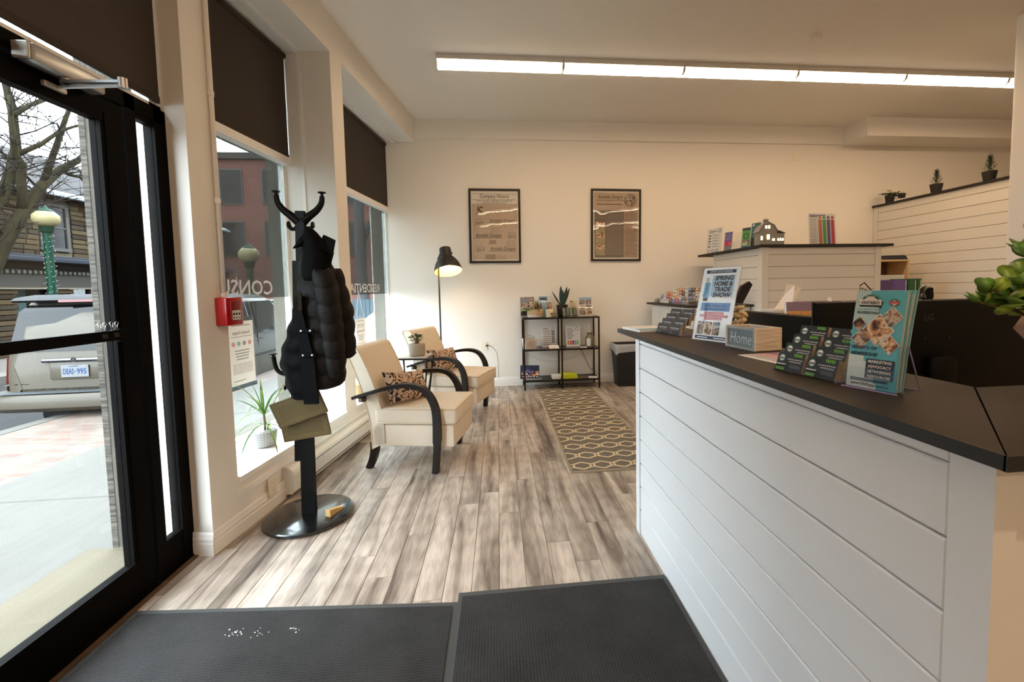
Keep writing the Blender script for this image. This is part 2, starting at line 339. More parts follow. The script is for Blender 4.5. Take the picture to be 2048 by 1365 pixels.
# white transom frame with pane above the header
tf = B(); tf.box((-.09,1.22,2.19),(-.02,1.30,3.25)); tf.box((-.09,-.06,2.19),(-.02,1.30,2.215)); tf.box((-.09,-.06,3.2),(-.02,1.3,3.25)); tf.box((-.09,-.06,2.19),(-.02,0,3.25)); tf.build('transom_frame', TRIM, door)
B().box((-.06,0,2.215),(-.056,1.22,3.2)).build('pane', PANE, door)
SHADE2 = M('door_shade_weave', (66,58,52), .85, bump=.5, bscale=130, stretch=(1,12,1), var=.25, vscale=40)
t = thing('roller_shade', 'woven dark roller shade hanging over the entrance door', 'window shade', (DX-.010, 1.6, 2.235))
B().box((-.0015,-.655,0),(.0015,.668,.99)).build('fabric', SHADE2, t); B().rbox((-.006,-.66,-.012),(.006,.67,.022),.004).build('hem_bar', SHADE, t); B().tube([(.0,-.655,.98),(.0,.67,.98)],.02,n=12).build('roller_tube', SHADE, t, True)
# door closer
ALU = M('aluminium', (176,178,180), .35, metal=.85); ALU2 = M('aluminium_lid', (190,186,178), .42, metal=.7)
t = thing('door_closer', 'silver hydraulic door closer with folding arm above the entrance door', 'door closer', (DX, 1.83, 2.15))
B().rbox((.002,-.20,-.05),(.060,.07,.012),.012,ALU).build('body', ALU, t, 30)
e = B(); e.rbox((.004,-.210,-.046),(.056,-.200,.010),.004); e.build('end_cap', ALU2, t)
e = B().at((.04,-.065,-.06)); e.lathe([(.018,-.008),(.018,.010),(.012,.014)], n=16); e.build('spindle', ALU2, t, 30)
e = B(); e.prism([(.03,-.085),(.235,-.095),(.245,-.080),(.04,-.045)], -.068,-.058); e.at((.240,-.087,-.085)).lathe([(.014,0),(.014,.035)],n=14); e.build('forearm', ALU, t, 40)
e = B(); e.tube([(.238,-.087,-.075),(.08,-.075,-.078),(-.005,-.07,-.08)],.007,n=8); e.build('main_arm', ALU, t, 40)
e = B(); e.rbox((-.005,-.115,-.092),(.012,-.035,-.072),.004); e.build('shoe_bracket', ALU2, t)
# two binder clips on the push bar
WIRE = M('clip_wire', (190,192,195), .3, metal=.9)
for k, (yy, lab) in enumerate(((1.862,'binder clip on the door push bar, further from the hinge stile'),(1.915,'binder clip on the door push bar, next to the door stile'))):
    t = thing('binder_clip', lab, 'binder clip', (DX+.005, yy, 1.165), group='binder clips on the push bar')
    e = B(); e.prism_y([(-.006,.013),(.007,.013),(.012,-.016),(-.010,-.016)],-.012,.012); e.build('clip_body', BLACK, t)
    for s in (1,-1):
        e = B(); e.tube([(.002+s*.006,-.006,.012),(.002+s*.008,-.004,.03),(.002+s*.010,-.009,.042),(.002+s*.010,0,.048),(.002+s*.010,.009,.042),(.002+s*.008,.004,.03),(.002+s*.006,.006,.012)],.0012,n=5); e.build('wire_handle', WIRE, t, True)
# threshold grime strip
struct(B().box((DX-.03,.9,-.001),(DX+.035,2.30,.006)).build('trim_5', M('worn_threshold', (92,70,50), .7, var=.6, vscale=14)))
# ---- conduit on the pillar with fire pull
t = thing('conduit_pipe', 'beige painted conduit running up the pillar above the red fire pull', 'pipe', wp(.155,-.012,1.28))
e = B(); e.tube([(0,0,0),(0,0,2.22)],.011,n=10)
e.build('pipe', WHITE, t, True)
for z in (.03,.52,1.06): B().at((0,0,z)).lathe([(.0145,-.012),(.0145,.012)],n=12).build('clamp', WHITE, t, 30)
t = thing('fire_pull_station', 'red fire alarm pull station on the pillar', 'fire alarm', wp(.165,0,1.225), ROTW+math.pi/2)
RED = M('fire_red', (176,14,20), .35, coat=.4)
B().rbox((-.06,-.062,-.075),(.06,0,.075),.008).build('housing', RED, t, 30); B().rbox((-.036,-.068,-.05),(.036,-.060,.055),.004).build('pull_plate', M('fire_red_dark',(140,8,14),.4), t, 30)
e = B(); e.rect(-.03,-.045,.06,.05,M('label_white',(232,230,224),.6),-.0685)
for q in range(3): e.rect(-.026+q*.02,-.02,.013,.012,BLACK,-.069); e.rect(-.026+q*.02,-.036,.013,.005,BLACK,-.069)
e.build('instruction_label', None, t)
# ---- electric heater
HEAT = M('heater_enamel', (228,224,216), .38, metal=.1)
hl = 2.62; t = thing('baseboard_heater', 'long white baseboard heater under the street windows', 'heater', wp(.575+hl/2,0,0), -WANG+math.pi/2)
prof = [(0,.025),(-.05,.025),(-.066,.04),(-.068,.15),(-.06,.175),(-.035,.192),(0,.2)]
e = B(); e.loft([[(x,y,z) for y,z in prof] for x in (-hl/2+.1,hl/2)]); e.build('cover', HEAT, t)
e = B(); e.loft([[(x,y*1.04,.02+(z-.02)*1.02) for y,z in prof] for x in (-hl/2,-hl/2+.1)]); e.build('end_cap', HEAT, t)
e = B(); e.box((-hl/2+.1,-.0695,.052),(hl/2,-.066,.058)); e.box((-hl/2+.1,-.0695,.150),(hl/2,-.064,.154)); e.build('groove', M('heater_gap',(70,66,62),.6), t)
# ---- outlets
PLATE = M('outlet_plate', (232,224,206), .4); SLOT = M('outlet_slot', (60,52,46), .6)
def outlet(lab, loc, rz, wd=.07, ht=.115, name='wall_outlet', two=True):
    t = thing(name, lab, 'outlet', loc, rz); B().rbox((-wd/2,-.006,-ht/2),(wd/2,0,ht/2),.003).build('cover_plate', PLATE, t)
    e = B()
    for z in ((-.024,.024) if two else (0,)):
        e.disc(0,z,.016,M('outlet_face',(240,234,220),.4),-.0062); e.rect(-.008,z-.004,.003,.01,SLOT,-.0066); e.rect(.005,z-.004,.003,.01,SLOT,-.0066)
    e.build('sockets', None, t); return t
outlet('cream wall outlet on the baseboard beside the coat rack', wp(.445,-.012,.14), math.pi/2-WANG, .075, .12)
outlet('white outlet on the back wall behind the black shelf', (1.10,5.822,.43), 0, .13, .115)
outlet('small outlet plate high on the back wall', (4.24,5.822,3.12), 0, .07, .115)
outlet('white outlet on the back wall behind the far armchair', (-.20,5.822,.55), 0, .075, .115)
# ---- half height partition (right) clad in shiplap, with black cap
SHIP = M('shiplap_paint', (226,222,214), .5, bump=.03, bscale=120, stretch=(1,.1,1))
CAP = M('black_cap', (30,27,26), .55)
pt = setting('wall_partition', (5.47, 3.2, 0))
B().box((.02,0,-.0),(.12,2.62,2.40)).build('core', SHIP, pt)
z = 2.40; hs = [.092] + [.127]*18
ms = {}
for h_ in hs:
    z0 = max(z-h_, .002)
    if z-z0 < .01: break
    k = round(z-z0,3)
    if k not in ms: o = B().rbox((0,0,.0025),(.02,2.545,k-.0025),.003,seg=1).build('board', SHIP); ms[k] = o.data; bpy.data.objects.remove(o)
    part('board', ms[k], pt, (0,0,z0)); z = z0
B().box((-.004,2.548,0),(.02,2.618,2.40)).build('corner_board', SHIP, pt)
B().box((-.03,-.02,2.40),(.15,2.622,2.425)).build('cap', CAP, pt)
# ---- round-edged column at the right edge
col_c = on_y(2019, 380, 3.0)
e = B(); e.rbox((0,0,0),(.34,.32,H),.03,seg=4); o = e.build('column', M('column_paint',(232,231,230),.6), None, 30, loc=(float(on_y(2019,380,3.30)[0]),3.0,0)); struct(o); o.name = 'trim_6'
# ---- ceiling lights: three rows of 4 ft wrap-around LED fixtures
HOUS = M('fixture_housing', (214,212,208), .45)
LED = M('led_diffuser', (255,250,240), .5, emit=LED_STRENGTH*1.7, ecol=LED_COLOR); LEDS = M('led_side_lens', (255,250,240), .5, emit=1.2, ecol=(1.0,.88,.74))
proto = None
prof = [(-.065,-.03),(-.068,-.040),(-.055,-.078),(-.025,-.09),(.025,-.09),(.055,-.078),(.068,-.040),(.065,-.03)]
def fixture(label, x, y):
    global proto
    if proto is None:
        t = thing('led_light', label, 'ceiling light', (x,y,H), group='ceiling light rows'); 
        B().rbox((-.602,-.078,-.048),(.602,.078,0),.004).build('housing', HOUS, t)
        e = B(); e.add([(xx,yy,zz-.012) for xx in (-.592,.592) for yy,zz in prof[1:-1]],[(2,8,9,3)],LED); e.add([(xx,yy,zz-.012) for xx in (-.592,.592) for yy,zz in prof[1:-1]],[(0,6,7,1),(1,7,8,2),(3,9,10,4),(4,10,11,5)],LEDS); e.build('diffuser', None, t)
        for s in (-1,1): e = B(); e.loft([[(s*xx,yy*1.03,zz-.010) for yy,zz in prof] for xx in (.592,.602)]); e.build('end_cap', HOUS, t)
        proto = t; return t
    c = copy_tree(proto); c.location = (x,y,H); c['label'] = label; return c
nm = ['nearest the windows','second from the windows','third from the windows','fourth from the windows','fifth from the windows','sixth from the windows, cut by the column']
xs = [.075+1.206*k for k in range(6)]
for k in range(6): fixture('glowing white LED strip light on the ceiling, '+nm[k], xs[k], 4.285)
for r_, Y in ((' above the entrance', -.2), (' at the back of the room', -3.0)):
    for k in range(5): fixture('LED strip light behind the viewer'+r_+', '+nm[k], xs[k], Y)
e = B().at((2.868,3.725,H)); e.lathe([(.055,-.001),(.05,-.02),(.03,-.026),(.0,-.026)][::-1], n=20); tag(e.build('ceiling_plate', CEIL, None, 30), 'small round painted plate on the ceiling', 'ceiling plate')
# ================================================================ the street
_M0, _rgb0 = M, rgb
def _dim_street(c): return tuple(v*.74 for v in c)      # base colours darkened to stand in for a lower outdoor exposure
def M(name, col=(200,200,200), *a, **k): k.setdefault('spec', .12); return _M0(name, _dim_street(col), *a, **k)
def rgb(*c): return _rgb0(*_dim_street(c)) if len(c) == 3 else _rgb0(*c)
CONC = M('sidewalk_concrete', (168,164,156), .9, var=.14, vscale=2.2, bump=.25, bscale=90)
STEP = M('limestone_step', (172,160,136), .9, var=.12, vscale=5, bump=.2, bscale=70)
ASPH = M('road_asphalt', (72,72,73), .85, var=.25, vscale=1.5, bump=.3, bscale=60)
def brick_mat(name, c1, c2, mort, scale, bw=.5, bh=.25, rough=.9, rot=0, ms=.02):
    m, nt, b, N, L = nodes_mat(name); tc = N('ShaderNodeTexCoord'); mp = N('ShaderNodeMapping'); mp.inputs['Rotation'].default_value = rot if isinstance(rot, tuple) else (0,0,rot); L(tc.outputs['Object'], mp.inputs[0])
    t = N('ShaderNodeTexBrick'); t.inputs['Scale'].default_value = scale; t.inputs['Color1'].default_value = (*rgb(*c1),1); t.inputs['Color2'].default_value = (*rgb(*c2),1); t.inputs['Mortar'].default_value = (*rgb(*mort),1)
    t.inputs['Mortar Size'].default_value = ms; t.inputs['Brick Width'].default_value = bw; t.inputs['Row Height'].default_value = bh; L(mp.outputs[0], t.inputs[0])
    n = N('ShaderNodeTexNoise'); n.inputs['Scale'].default_value = 3; L(tc.outputs['Object'], n.inputs[0]); mx = N('ShaderNodeMix'); mx.data_type='RGBA'; mx.blend_type='OVERLAY'; mx.inputs[0].default_value=.35; L(t.outputs[0], mx.inputs[6]); L(n.outputs[0], mx.inputs[7])
    L(mx.outputs[2], b.inputs['Base Color']); b.inputs['Roughness'].default_value = rough
    bp = N('ShaderNodeBump'); bp.inputs['Strength'].default_value=.4; bp.inputs['Distance'].default_value=.02; bp.invert=True; L(t.outputs[1], bp.inputs['Height']); L(bp.outputs[0], b.inputs['Normal']); return m
PAVER = brick_mat('pink_pavers', (134,98,84), (150,130,117), (124,115,105), 1.0, .22, .11, rot=.12)
ZS, ZR = -.16, -.42
def P4(pts, z0, z1, name, mat): return struct(B().prism(pts, z0, z1).build(name, mat))
# door step, sidewalk slabs, paver strip, kerb, roadway and the far pavement
P4([(-2.26,-3),(-1.66,-3),(-1.66,2.50),(-2.26,2.50)], -.4, -.06, 'ground_step', STEP)
yy = [-4, -1.2, 1.1, 3.40, 5.6, 7.8, 10, 12.2, 14.4, 18, 22, 28]
sw = setting('sidewalk')
for a, c in zip(yy[:-1], yy[1:]):
    x1 = -1.2 if a > 6 else -1.96
    B().rbox((-3.95, a+.006, -.5), (x1, c-.006, ZS-.0), .008, seg=1).build('slab', CONC, sw)
P4([(-5.45,-4),(-3.95,-4),(-3.95,40),(-5.45,40)], -.5, ZS-.02, 'ground_pavers', PAVER)
P4([(-5.62,-4),(-5.45,-4),(-5.45,40),(-5.62,40)], -.6, ZS-.015, 'ground_kerb', CONC)
P4([(-10.0,-6),(-5.62,-6),(-5.62,60),(-10.0,60)], -.8, ZR, 'ground_road', ASPH)
P4([(-10.25,-6),(-10.0,-6),(-10.0,60),(-10.25,60)], -.8, ZR+.16, 'ground_far_kerb', M('far_kerb_stone',(168,160,150),.9,var=.15,vscale=4))
P4([(-13.0,-6),(-10.25,-6),(-10.25,60),(-13.0,60)], -.8, ZR+.15, 'ground_far_pavement', M('far_pavement',(176,168,158),.9,var=.15,vscale=2))
P4([(-40,-40),(60,-40),(60,80),(-40,80)], -1.2, -.85, 'ground_base', M('distant_ground',(150,146,140),.95))
# stone jamb beside the door: tooled margin and vertically dragged field, then white trim
def tooled(name, sc, col, col2):
    m, nt, b, N, L = nodes_mat(name); tc = N('ShaderNodeTexCoord'); mp = N('ShaderNodeMapping'); mp.inputs['Scale'].default_value = sc; L(tc.outputs['Object'], mp.inputs[0])
    n = N('ShaderNodeTexNoise'); n.inputs['Scale'].default_value = 1; n.inputs['Detail'].default_value = 5; n.inputs['Distortion'].default_value=.3; L(mp.outputs[0], n.inputs[0]); r = N('ShaderNodeValToRGB'); r.color_ramp.elements[0].position=.35; r.color_ramp.elements[1].position=.65
    r.color_ramp.elements[0].color=(*rgb(*col2),1); r.color_ramp.elements[1].color=(*rgb(*col),1); L(n.outputs[0], r.inputs[0]); L(r.outputs[0], b.inputs['Base Color']); b.inputs['Roughness'].default_value=.95
    bp = N('ShaderNodeBump'); bp.inputs['Strength'].default_value=.8; bp.inputs['Distance'].default_value=.01; L(n.outputs[0], bp.inputs['Height']); L(bp.outputs[0], b.inputs['Normal']); return m
ST1 = tooled('stone_margin', (9,9,85), (120,113,102), (66,61,56)); ST2 = tooled('stone_dragged', (75,75,2.5), (114,107,97), (80,74,67)); ST3 = M('pebble_stone', (136,124,110), .95, var=.45, vscale=120, bump=.8, bscale=150)
js = setting('trim_7')
B().box((-2.135,2.5,-.06),(-2.105,2.54,4.2)).build('margin', ST1, js); B().box((-2.105,2.502,-.06),(-2.0,2.54,4.2)).build('field', ST2, js); B().box((-2.0,2.501,-.06),(-1.85,2.54,4.2)).build('pebble_field', ST3, js)
e = B(); e.box((-1.85,2.488,-.06),(-1.76,2.55,4.2)); e.box((-1.76,2.45,-.06),(-1.66,2.5,4.2)); e.build('white_trim', TRIM, js)
# outer stone reveals of the windows
FSTONE = M('facade_stone', (166,158,142), .95, var=.2, vscale=14, bump=.5, bscale=60)
e = B(); wl((W1B-.012,.452,-.16),(W2A+.012,.56,4.2), e); wl((W1A-.012,.44,-.16),(W1A+.004,.66,4.2), e); wl((W2B-.02,.46,-.16),(W2B+.8,.60,4.2), e)
wl((W1A,.452,-.16),(W2B,.66,SILL-.02), e); wl((W1A+.0,.452,BEAM-.02),(W2B+.8,.70,4.2), e)
struct(e.build('wall_facade', FSTONE))
struct(B().box((-2.13,-4.3,3.3),(-1.60,2.5,4.2)).build('wall_facade', FSTONE))
# upper storey of this building and the neighbours along this side of the street
struct(B().box((-2.13,-4.3,4.2),(8.4,6.5,8.0)).build('wall_facade_upper', FSTONE))
block_n = thing('row_building', 'row of shop buildings on the near side of the street, beyond the room', 'building', (1.6,15.5,ZR)); B().box((-2.6,-8.9,0),(6.5,12,7.5)).build('wall', FSTONE, block_n); B().box((-2.75,-8.9,7.5),(6.5,12,7.8)).build('cornice', STEP, block_n)
# ---------------- parked minivan
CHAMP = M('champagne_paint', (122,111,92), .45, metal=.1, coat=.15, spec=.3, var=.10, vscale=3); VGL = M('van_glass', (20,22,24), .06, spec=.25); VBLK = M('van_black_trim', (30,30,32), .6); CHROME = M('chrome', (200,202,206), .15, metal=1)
VX, VY = -5.30, 5.92
van = thing('minivan', 'champagne coloured minivan parked at the kerb, seen from behind', 'minivan', (VX,VY,ZR), math.radians(2.0))
def vring(y, hw, zb, zt, r=.12, tum=.13, belt=.95):   # half section of the body at station y
    top = hw - tum*(1 if zt > 1.2 else .3)
    return [(-hw+.02,y,zb),(-hw,y,zb+.10),(-hw-.01,y,min(belt,zt)*.75),(-hw+.01,y,min(belt,zt*.96)),(-top,y,zt-r),(-top+.10,y,zt-.02),(0,y,zt),(top-.10,y,zt-.02),(top,y,zt-r),(hw-.01,y,min(belt,zt*.96)),(hw+.01,y,min(belt,zt)*.75),(hw,y,zb+.10),(hw-.02,y,zb)]
st = [(0.0,.62,.50,.62),(.015,.72,.42,.96),(.06,.80,.36,1.30),(.16,.88,.32,1.60),(.34,.93,.28,1.73),(.8,.955,.26,1.76),(2.0,.965,.25,1.77),(3.0,.965,.25,1.74),(3.45,.955,.25,1.62),(3.95,.95,.25,1.22),(4.3,.94,.25,1.06),(4.8,.90,.27,.93),(5.05,.78,.32,.80),(5.12,.6,.4,.68)]
vb = B(); vb.loft([vring(*s_) for s_ in st], CHAMP); vb.build('body', CHAMP, van, 50)
def panel(pts, name, mat, th=.006, parent=van): # small raised panel on a slanted plane
    p = [Vector(q) for q in pts]; nn = (p[1]-p[0]).cross(p[2]-p[0]).normalized()*th
    e = B(); n_ = len(p); e.add([tuple(q+nn) for q in p]+[tuple(q-nn) for q in p], [tuple(range(n_)), tuple(range(n_,2*n_))[::-1]]+[((i+1)%n_,i,n_+i,n_+(i+1)%n_) for i in range(n_)]); return e.build(name, mat, parent)
panel([(-.74,.035,1.06),(.74,.035,1.06),(.70,.155,1.55),(.62,.195,1.635),(-.62,.195,1.635),(-.70,.155,1.55)],'rear_window', VGL, .02)
sp = B(); sp.loft([[(x,y,z) for y,z in ((.12,1.675),(.08,1.70),(.15,1.735),(.40,1.772),(.40,1.74))] for x in (-.74,-.5,.5,.74)]); sp.build('spoiler', VBLK, van, 40)
panel([(-.20,.075,1.672),(.20,.075,1.672),(.20,.085,1.70),(-.20,.085,1.70)],'brake_light', M('tail_red',(150,16,24),.25,coat=.6), .012)
bu = B(); prof = [(.10,.30),(-.04,.32),(-.11,.38),(-.12,.50),(-.10,.545),(.02,.56),(.10,.56)]
xs_ = [(-1.0,.30),(-.985,.14),(-.93,.05),(-.80,.0),(-.4,-.03),(0,-.04),(.4,-.03),(.80,0),(.93,.05),(.985,.14),(1.0,.30)]
bu.loft([[(x,y+o_,z) for y,z in prof] for x,o_ in xs_]); bu.build('bumper', CHAMP, van, 40)
e = B(); e.box((-.78,-.135,.5605),(.78,.02,.566)); e.build('step_pad', M('bumper_pad',(120,126,132),.5,var=.3,vscale=8), van)
for s in (-1,1):
    panel([(s*.80,.075,.98),(s*.925,.22,.98),(s*.945,.24,.66),(s*.83,.07,.66)],'tail_light', MATS['tail_red'], .014)
    e = B(); e.rbox((s*.985-.012,.20,.46),(s*.985+.012,.75,.62),.01); e.build('bumper_corner', CHAMP, van)
lic = B(); lic.rbox((-.30,-.012,.70),(.30,.03,.95),.03,CHAMP); lic.build('plate_recess', CHAMP, van, 40)
hb = B(); hb.rbox((-.36,-.035,.925),(.36,.02,.975),.012); hb.build('handle_bar', CHROME, van, 30)
em = B(); em.disc(0,.958,.030,VBLK,-.0375); em.disc(0,.958,.030,CHROME,-.038,r0=.024); em.rect(-.012,.945,.024,.026,CHROME,-.0382); em.build('emblem', None, van)
PLW = M('plate_white',(190,194,198),.5); PLB = M('plate_blue',(54,92,160),.4)
lp = B(); lp.rbox((-.1525,-.030,.735),(.1525,-.02,.887),.004,PLW); lp.text('DEAS',-.128,.775,.098,PLB,-.0306,width=.118,bold=.02); lp.text('995',.024,.775,.098,PLB,-.0306,width=.106,bold=.02); lp.disc(.005,.81,.008,PLB,-.0306); lp.rect(-.06,.868,.1,.008,PLB,-.0306); lp.build('license_plate', None, van)
e = B(); e.rect(-.70,.655,.10,.012,VBLK,-.012); e.rect(-.59,.655,.16,.010,VBLK,-.014); e.build('model_badge', None, van, loc=(0,.018,0))
e = B(); e.rbox((-.30,.25,.18),(.06,.42,.30),.05); e.build('muffler', VBLK, van, 30); e = B(); e.rbox((-.70,.3,.14),(.70,4.8,.30),.03); e.build('underbody', VBLK, van)
for s in (-1,1):
    for yw in (1.05, 4.05):
        t_ = B().at((s*.84,yw,.335),(0,math.pi/2,0)); t_.lathe([(.20,-.10),(.30,-.11),(.335,-.08),(.335,.08),(.30,.11),(.20,.10)],VBLK,28); t_.lathe([(.02,s*.095),(.20,s*.085)],CHROME,20); t_.build('wheel', None, van, 40)
    xs2 = s*.958
    def sidep(y0,y1,y2,y3,name): panel([(s*.962,y0,1.02),(s*.962,y1,1.02),(s*.852,y3,1.60),(s*.852,y2,1.60)], name, VGL, .012)
    sidep(.55,1.35,.75,1.38,'side_window'); sidep(1.45,2.35,1.48,2.35,'side_window'); sidep(2.43,3.62,2.43,3.15,'side_window')
    for yh in (2.28, 2.56): e = B(); e.rbox((s*.965-.014,yh-.09,.90),(s*.965+.014,yh+.09,.93),.01); e.build('door_handle', CHAMP, van, 30)
    e = B(); e.box((s*.962-.008,2.40,.40),(s*.962+.008,2.412,1.60)); e.box((s*.962-.008,1.40,.40),(s*.962+.008,1.41,1.02)); e.box((s*.962-.012,.6,.60),(s*.962+.014,4.0,.64)); e.build('door_seam', VBLK, van)
    e = B(); e.rbox((s*1.06-.07,3.40,1.02),(s*1.06+.07,3.50,1.18),.03); e.build('side_mirror', CHAMP, van, 30)
panel([(-.80,3.46,1.60),(.80,3.46,1.60),(.86,4.02,1.16),(-.86,4.02,1.16)],'windshield', M('windshield',(92,120,112),.08,coat=1), .02)
# ---------------- stone building across the road
FX = -13.0
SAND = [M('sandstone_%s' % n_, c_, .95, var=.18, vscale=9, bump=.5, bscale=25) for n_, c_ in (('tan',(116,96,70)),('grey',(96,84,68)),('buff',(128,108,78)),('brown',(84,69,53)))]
MORT = M('pale_mortar', (160,148,122), .95)
bld = thing('stone_building', 'two storey sandstone building with shop front across the road', 'building', (FX,14.0,ZR+.15))
ZB = ZR+.15
def zz(z): return z-ZB
e = B(); e.box((-6,-12,zz(2.5)),(-.03,8,zz(4.30))); e.box((-6,-12,0),(-.6,8,zz(2.5))); e.build('wall', MORT, bld)
bw = [.30,.42,.52]; meshes = {}
for wi, w_ in enumerate(bw):
    for mi_, m_ in enumerate(SAND):
        o = B().rbox((0,0,0),(.05,w_-.018,.128),.012,seg=1).build('stone', m_); meshes[wi,mi_] = o.data; bpy.data.objects.remove(o)
rnd = random.Random(3); z_ = 2.52; nst = 0
WIN = (13.85-14.0, 14.62-14.0, 2.74, 4.02)
while z_ < 4.24:
    y_ = -3.2 - rnd.random()*.3
    while y_ < 2.6:
        wi = rnd.randrange(3); yb_ = y_+bw[wi]
        if z_+.14 > WIN[2]-.12 and z_ < WIN[3]+.12 and yb_ > WIN[0]-.10 and y_ < WIN[1]+.10:
            gap = WIN[0]-.10-y_
            if gap > .05: part('stone', meshes[wi, rnd.randrange(4)], bld, (-.03, y_, zz(z_)), scale=(1, gap/bw[wi], 1))
            y_ = WIN[1]+.10; continue
        part('stone', meshes[wi, rnd.randrange(4)], bld, (-.035+rnd.random()*.012, y_, zz(z_)))
        y_ = yb_
    z_ += .146
fr = M('grey_window_frame',(128,126,120),.6); dk = M('dark_pane',(58,56,58),.15)
def bwin(y0,y1,z0,z1,fx=.02):
    e = B(); e.box((-.04,y0-.1,zz(z0)-.1),(fx+.03,y1+.1,zz(z0))); e.box((-.04,y0-.1,zz(z1)),(fx+.02,y1+.1,zz(z1)+.1)); e.box((-.04,y0-.09,zz(z0)),(fx+.01,y0,zz(z1))); e.box((-.04,y1,zz(z0)),(fx+.01,y1+.09,zz(z1))); e.box((-.02,y0,zz((z0+z1)/2)-.02),(.02,y1,zz((z0+z1)/2)+.02))
    wn = e.build('window_frame', fr, bld)
    for a_, b_ in ((z0,(z0+z1)/2-.02),((z0+z1)/2+.02,z1)): B().box((-.02,y0,zz(a_)),(-.01,y1,zz(b_))).build('pane', dk, wn)
bwin(13.87-14,14.55-14,2.78,3.98)
e = B(); e.add([(-.03,-12,zz(4.30)),(.35,-12,zz(4.26)),(.35,8,zz(4.26)),(-.03,8,zz(4.30)),(-4,-12,zz(6.6)),(-4,8,zz(6.6)),(-.03,-12,zz(4.2)),(-.03,8,zz(4.2))],[(1,2,5,4),(0,6,1),(3,2,7),(1,6,7,2)]); e.build('roof', M('grey_shingle_roof',(72,69,70),.9,var=.15,vscale=12), bld)
e = B(); e.rbox((.30,-12,zz(4.24)),(.42,8,zz(4.33)),.02); e.build('gutter', M('white_gutter',(222,226,232),.5), bld)
e = B(); e.rbox((.36,-12,zz(4.335)),(.30-.35,8,zz(4.40)),.02) if False else e.add([(.36,-12,zz(4.29)),(.36,8,zz(4.29)),(.12,8,zz(4.42)),(.12,-12,zz(4.42)),(.36,-12,zz(4.35)),(.36,8,zz(4.35)),(.12,8,zz(4.455)),(.12,-12,zz(4.455))],[(0,1,2,3)[::-1],(4,5,6,7),(0,1,5,4),(3,2,6,7)]); e.build('roof_snow', _M0('snow',(214,220,226),.8), bld)
# shop front: cornice, fascia with dentils, piers, panes
e = B(); e.rbox((-.6,-12,zz(2.30)),(.55,8,zz(2.44)),.03); e.rbox((-.6,-12,zz(2.44)),(.40,8,zz(2.50)),.02); e.build('awning_ledge', M('blue_grey_ledge',(72,78,90),.6), bld)
e = B(); e.box((-.6,-12,zz(2.15)),(.25,8,zz(2.30))); e.build('cornice_shadow_board', M('brown_board',(88,76,66),.8), bld)  # plain brown board under the cornice ledge
FAS = M('grey_fascia',(108,104,97),.7); e = B(); e.box((-.6,-12,zz(1.62)),(.12,8,zz(2.15))); e.build('fascia', FAS, bld)
o = B().rbox((.12,0,zz(1.98)),(.19,.075,zz(2.08)),.01,seg=1).build('dentil', M('dentil_paint',(170,164,152),.7)); dm = o.data; bpy.data.objects.remove(o)
for k in range(36): part('dentil', dm, bld, (0, -2.6+k*.14, 0))
e = B(); e.box((-.2,-12,zz(1.56)),(.08,8,zz(1.62))); e.build('light_strip', M('shop_light',(200,190,170),.5,emit=.5), bld)
for y_ in (-1.2,.35,2.3):
    e = B()
    for q in range(13):
        e.rbox((-.3,y_-.28+(q%2)*.02,q*.14+.01),(.02,y_+.28-(q%3)*.02,q*.14+.135),.02,SAND[q%4],1)
    e.build('stone_pier', None, bld)
e = B(); e.box((-.62,-12,0),(-.56,8,zz(1.6))); e.build('shop_interior', M('shop_interior',(96,84,74),.8), bld)
for a_, b_ in ((-.88,.04),(.66,1.3),(1.34,2.0)):
    B().box((-.2,a_,.25),(-.19,b_,zz(1.56))).build('shop_pane', glass('shop_glass',(.8,.84,.84),1.4), bld)
    e = B(); e.box((-.24,a_-.03,.2),(-.14,a_+.02,zz(1.58))); e.box((-.24,b_-.02,.2),(-.14,b_+.03,zz(1.58))); e.build('shop_frame', M('brown_frame',(84,66,56),.6), bld)
for y_ in (-.62,.76): e = B(); e.box((-.28,y_-.13,.3),(-.24,y_+.13,zz(1.54))); e.build('shop_curtain', M('teal_lace',(170,206,206),.9,var=.35,vscale=14), bld)
e = B(); e.box((-.19,-.9,.62),(-.17,.04,.68)); e.build('shop_poster_band', M('lime',(120,210,70),.6), bld)
e = B().at((-.4,.9,zz(1.35))); e.sphere((0,0,0),.06); e.build('shop_lamp', M('shop_bulb',(255,220,170),.5,emit=6), bld, True)
# ---------------- street lamps
GRN = M('lamp_green',(20,78,54),.45); GLOBE = M('lamp_globe',(222,206,150),.35)
def street_lamp(lab, X, Y, zt, group='green street lamps'):
    t = thing('street_lamp', lab, 'street lamp', (X,Y,ZR+.13), group=group); h = zt-(ZR+.13)
    e = B(); e.lathe([(.16,0),(.16,.25),(.11,.4),(.085,.5),(.075,h-.62),(.10,h-.60),(.12,h-.50),(.13,h-.47)],n=14); e.build('post', GRN, t, 40)
    e = B().at((0,0,h-.47)); e.lathe([(.11,0),(.20,.06),(.235,.16),(.225,.26),(.15,.34)],n=18); e.build('globe', GLOBE, t, True)
    e = B().at((0,0,h-.14)); e.lathe([(.15,-.01),(.14,.03),(.09,.07),(.04,.10),(.02,.15),(.0,.17)],n=18); e.build('finial_cap', GRN, t, 40)
    return t
_l = on_x(90, 418, -10.35); street_lamp('green street lamp with cream globe, seen through the entrance door', -10.35, float(_l[1]), float(_l[2])+.06)
# garland of tiny white bulbs wound on the lamp
e = B(); _ly = float(_l[1])
for k in range(150):
    a_ = k*.9; z_ = .6 + k*.0165; e.at((.095*math.cos(a_)+.02*math.sin(k*5.1), .095*math.sin(a_)+.02*math.cos(k*3.7), z_)).sphere((0,0,0), .011, n=5, k=3)
tag(e.build('light_garland', M('bulb_white',(236,236,230),.4), None, loc=(-10.35,_ly,ZR+.13)), 'string of tiny white bulbs wound round the street lamp', 'string lights')
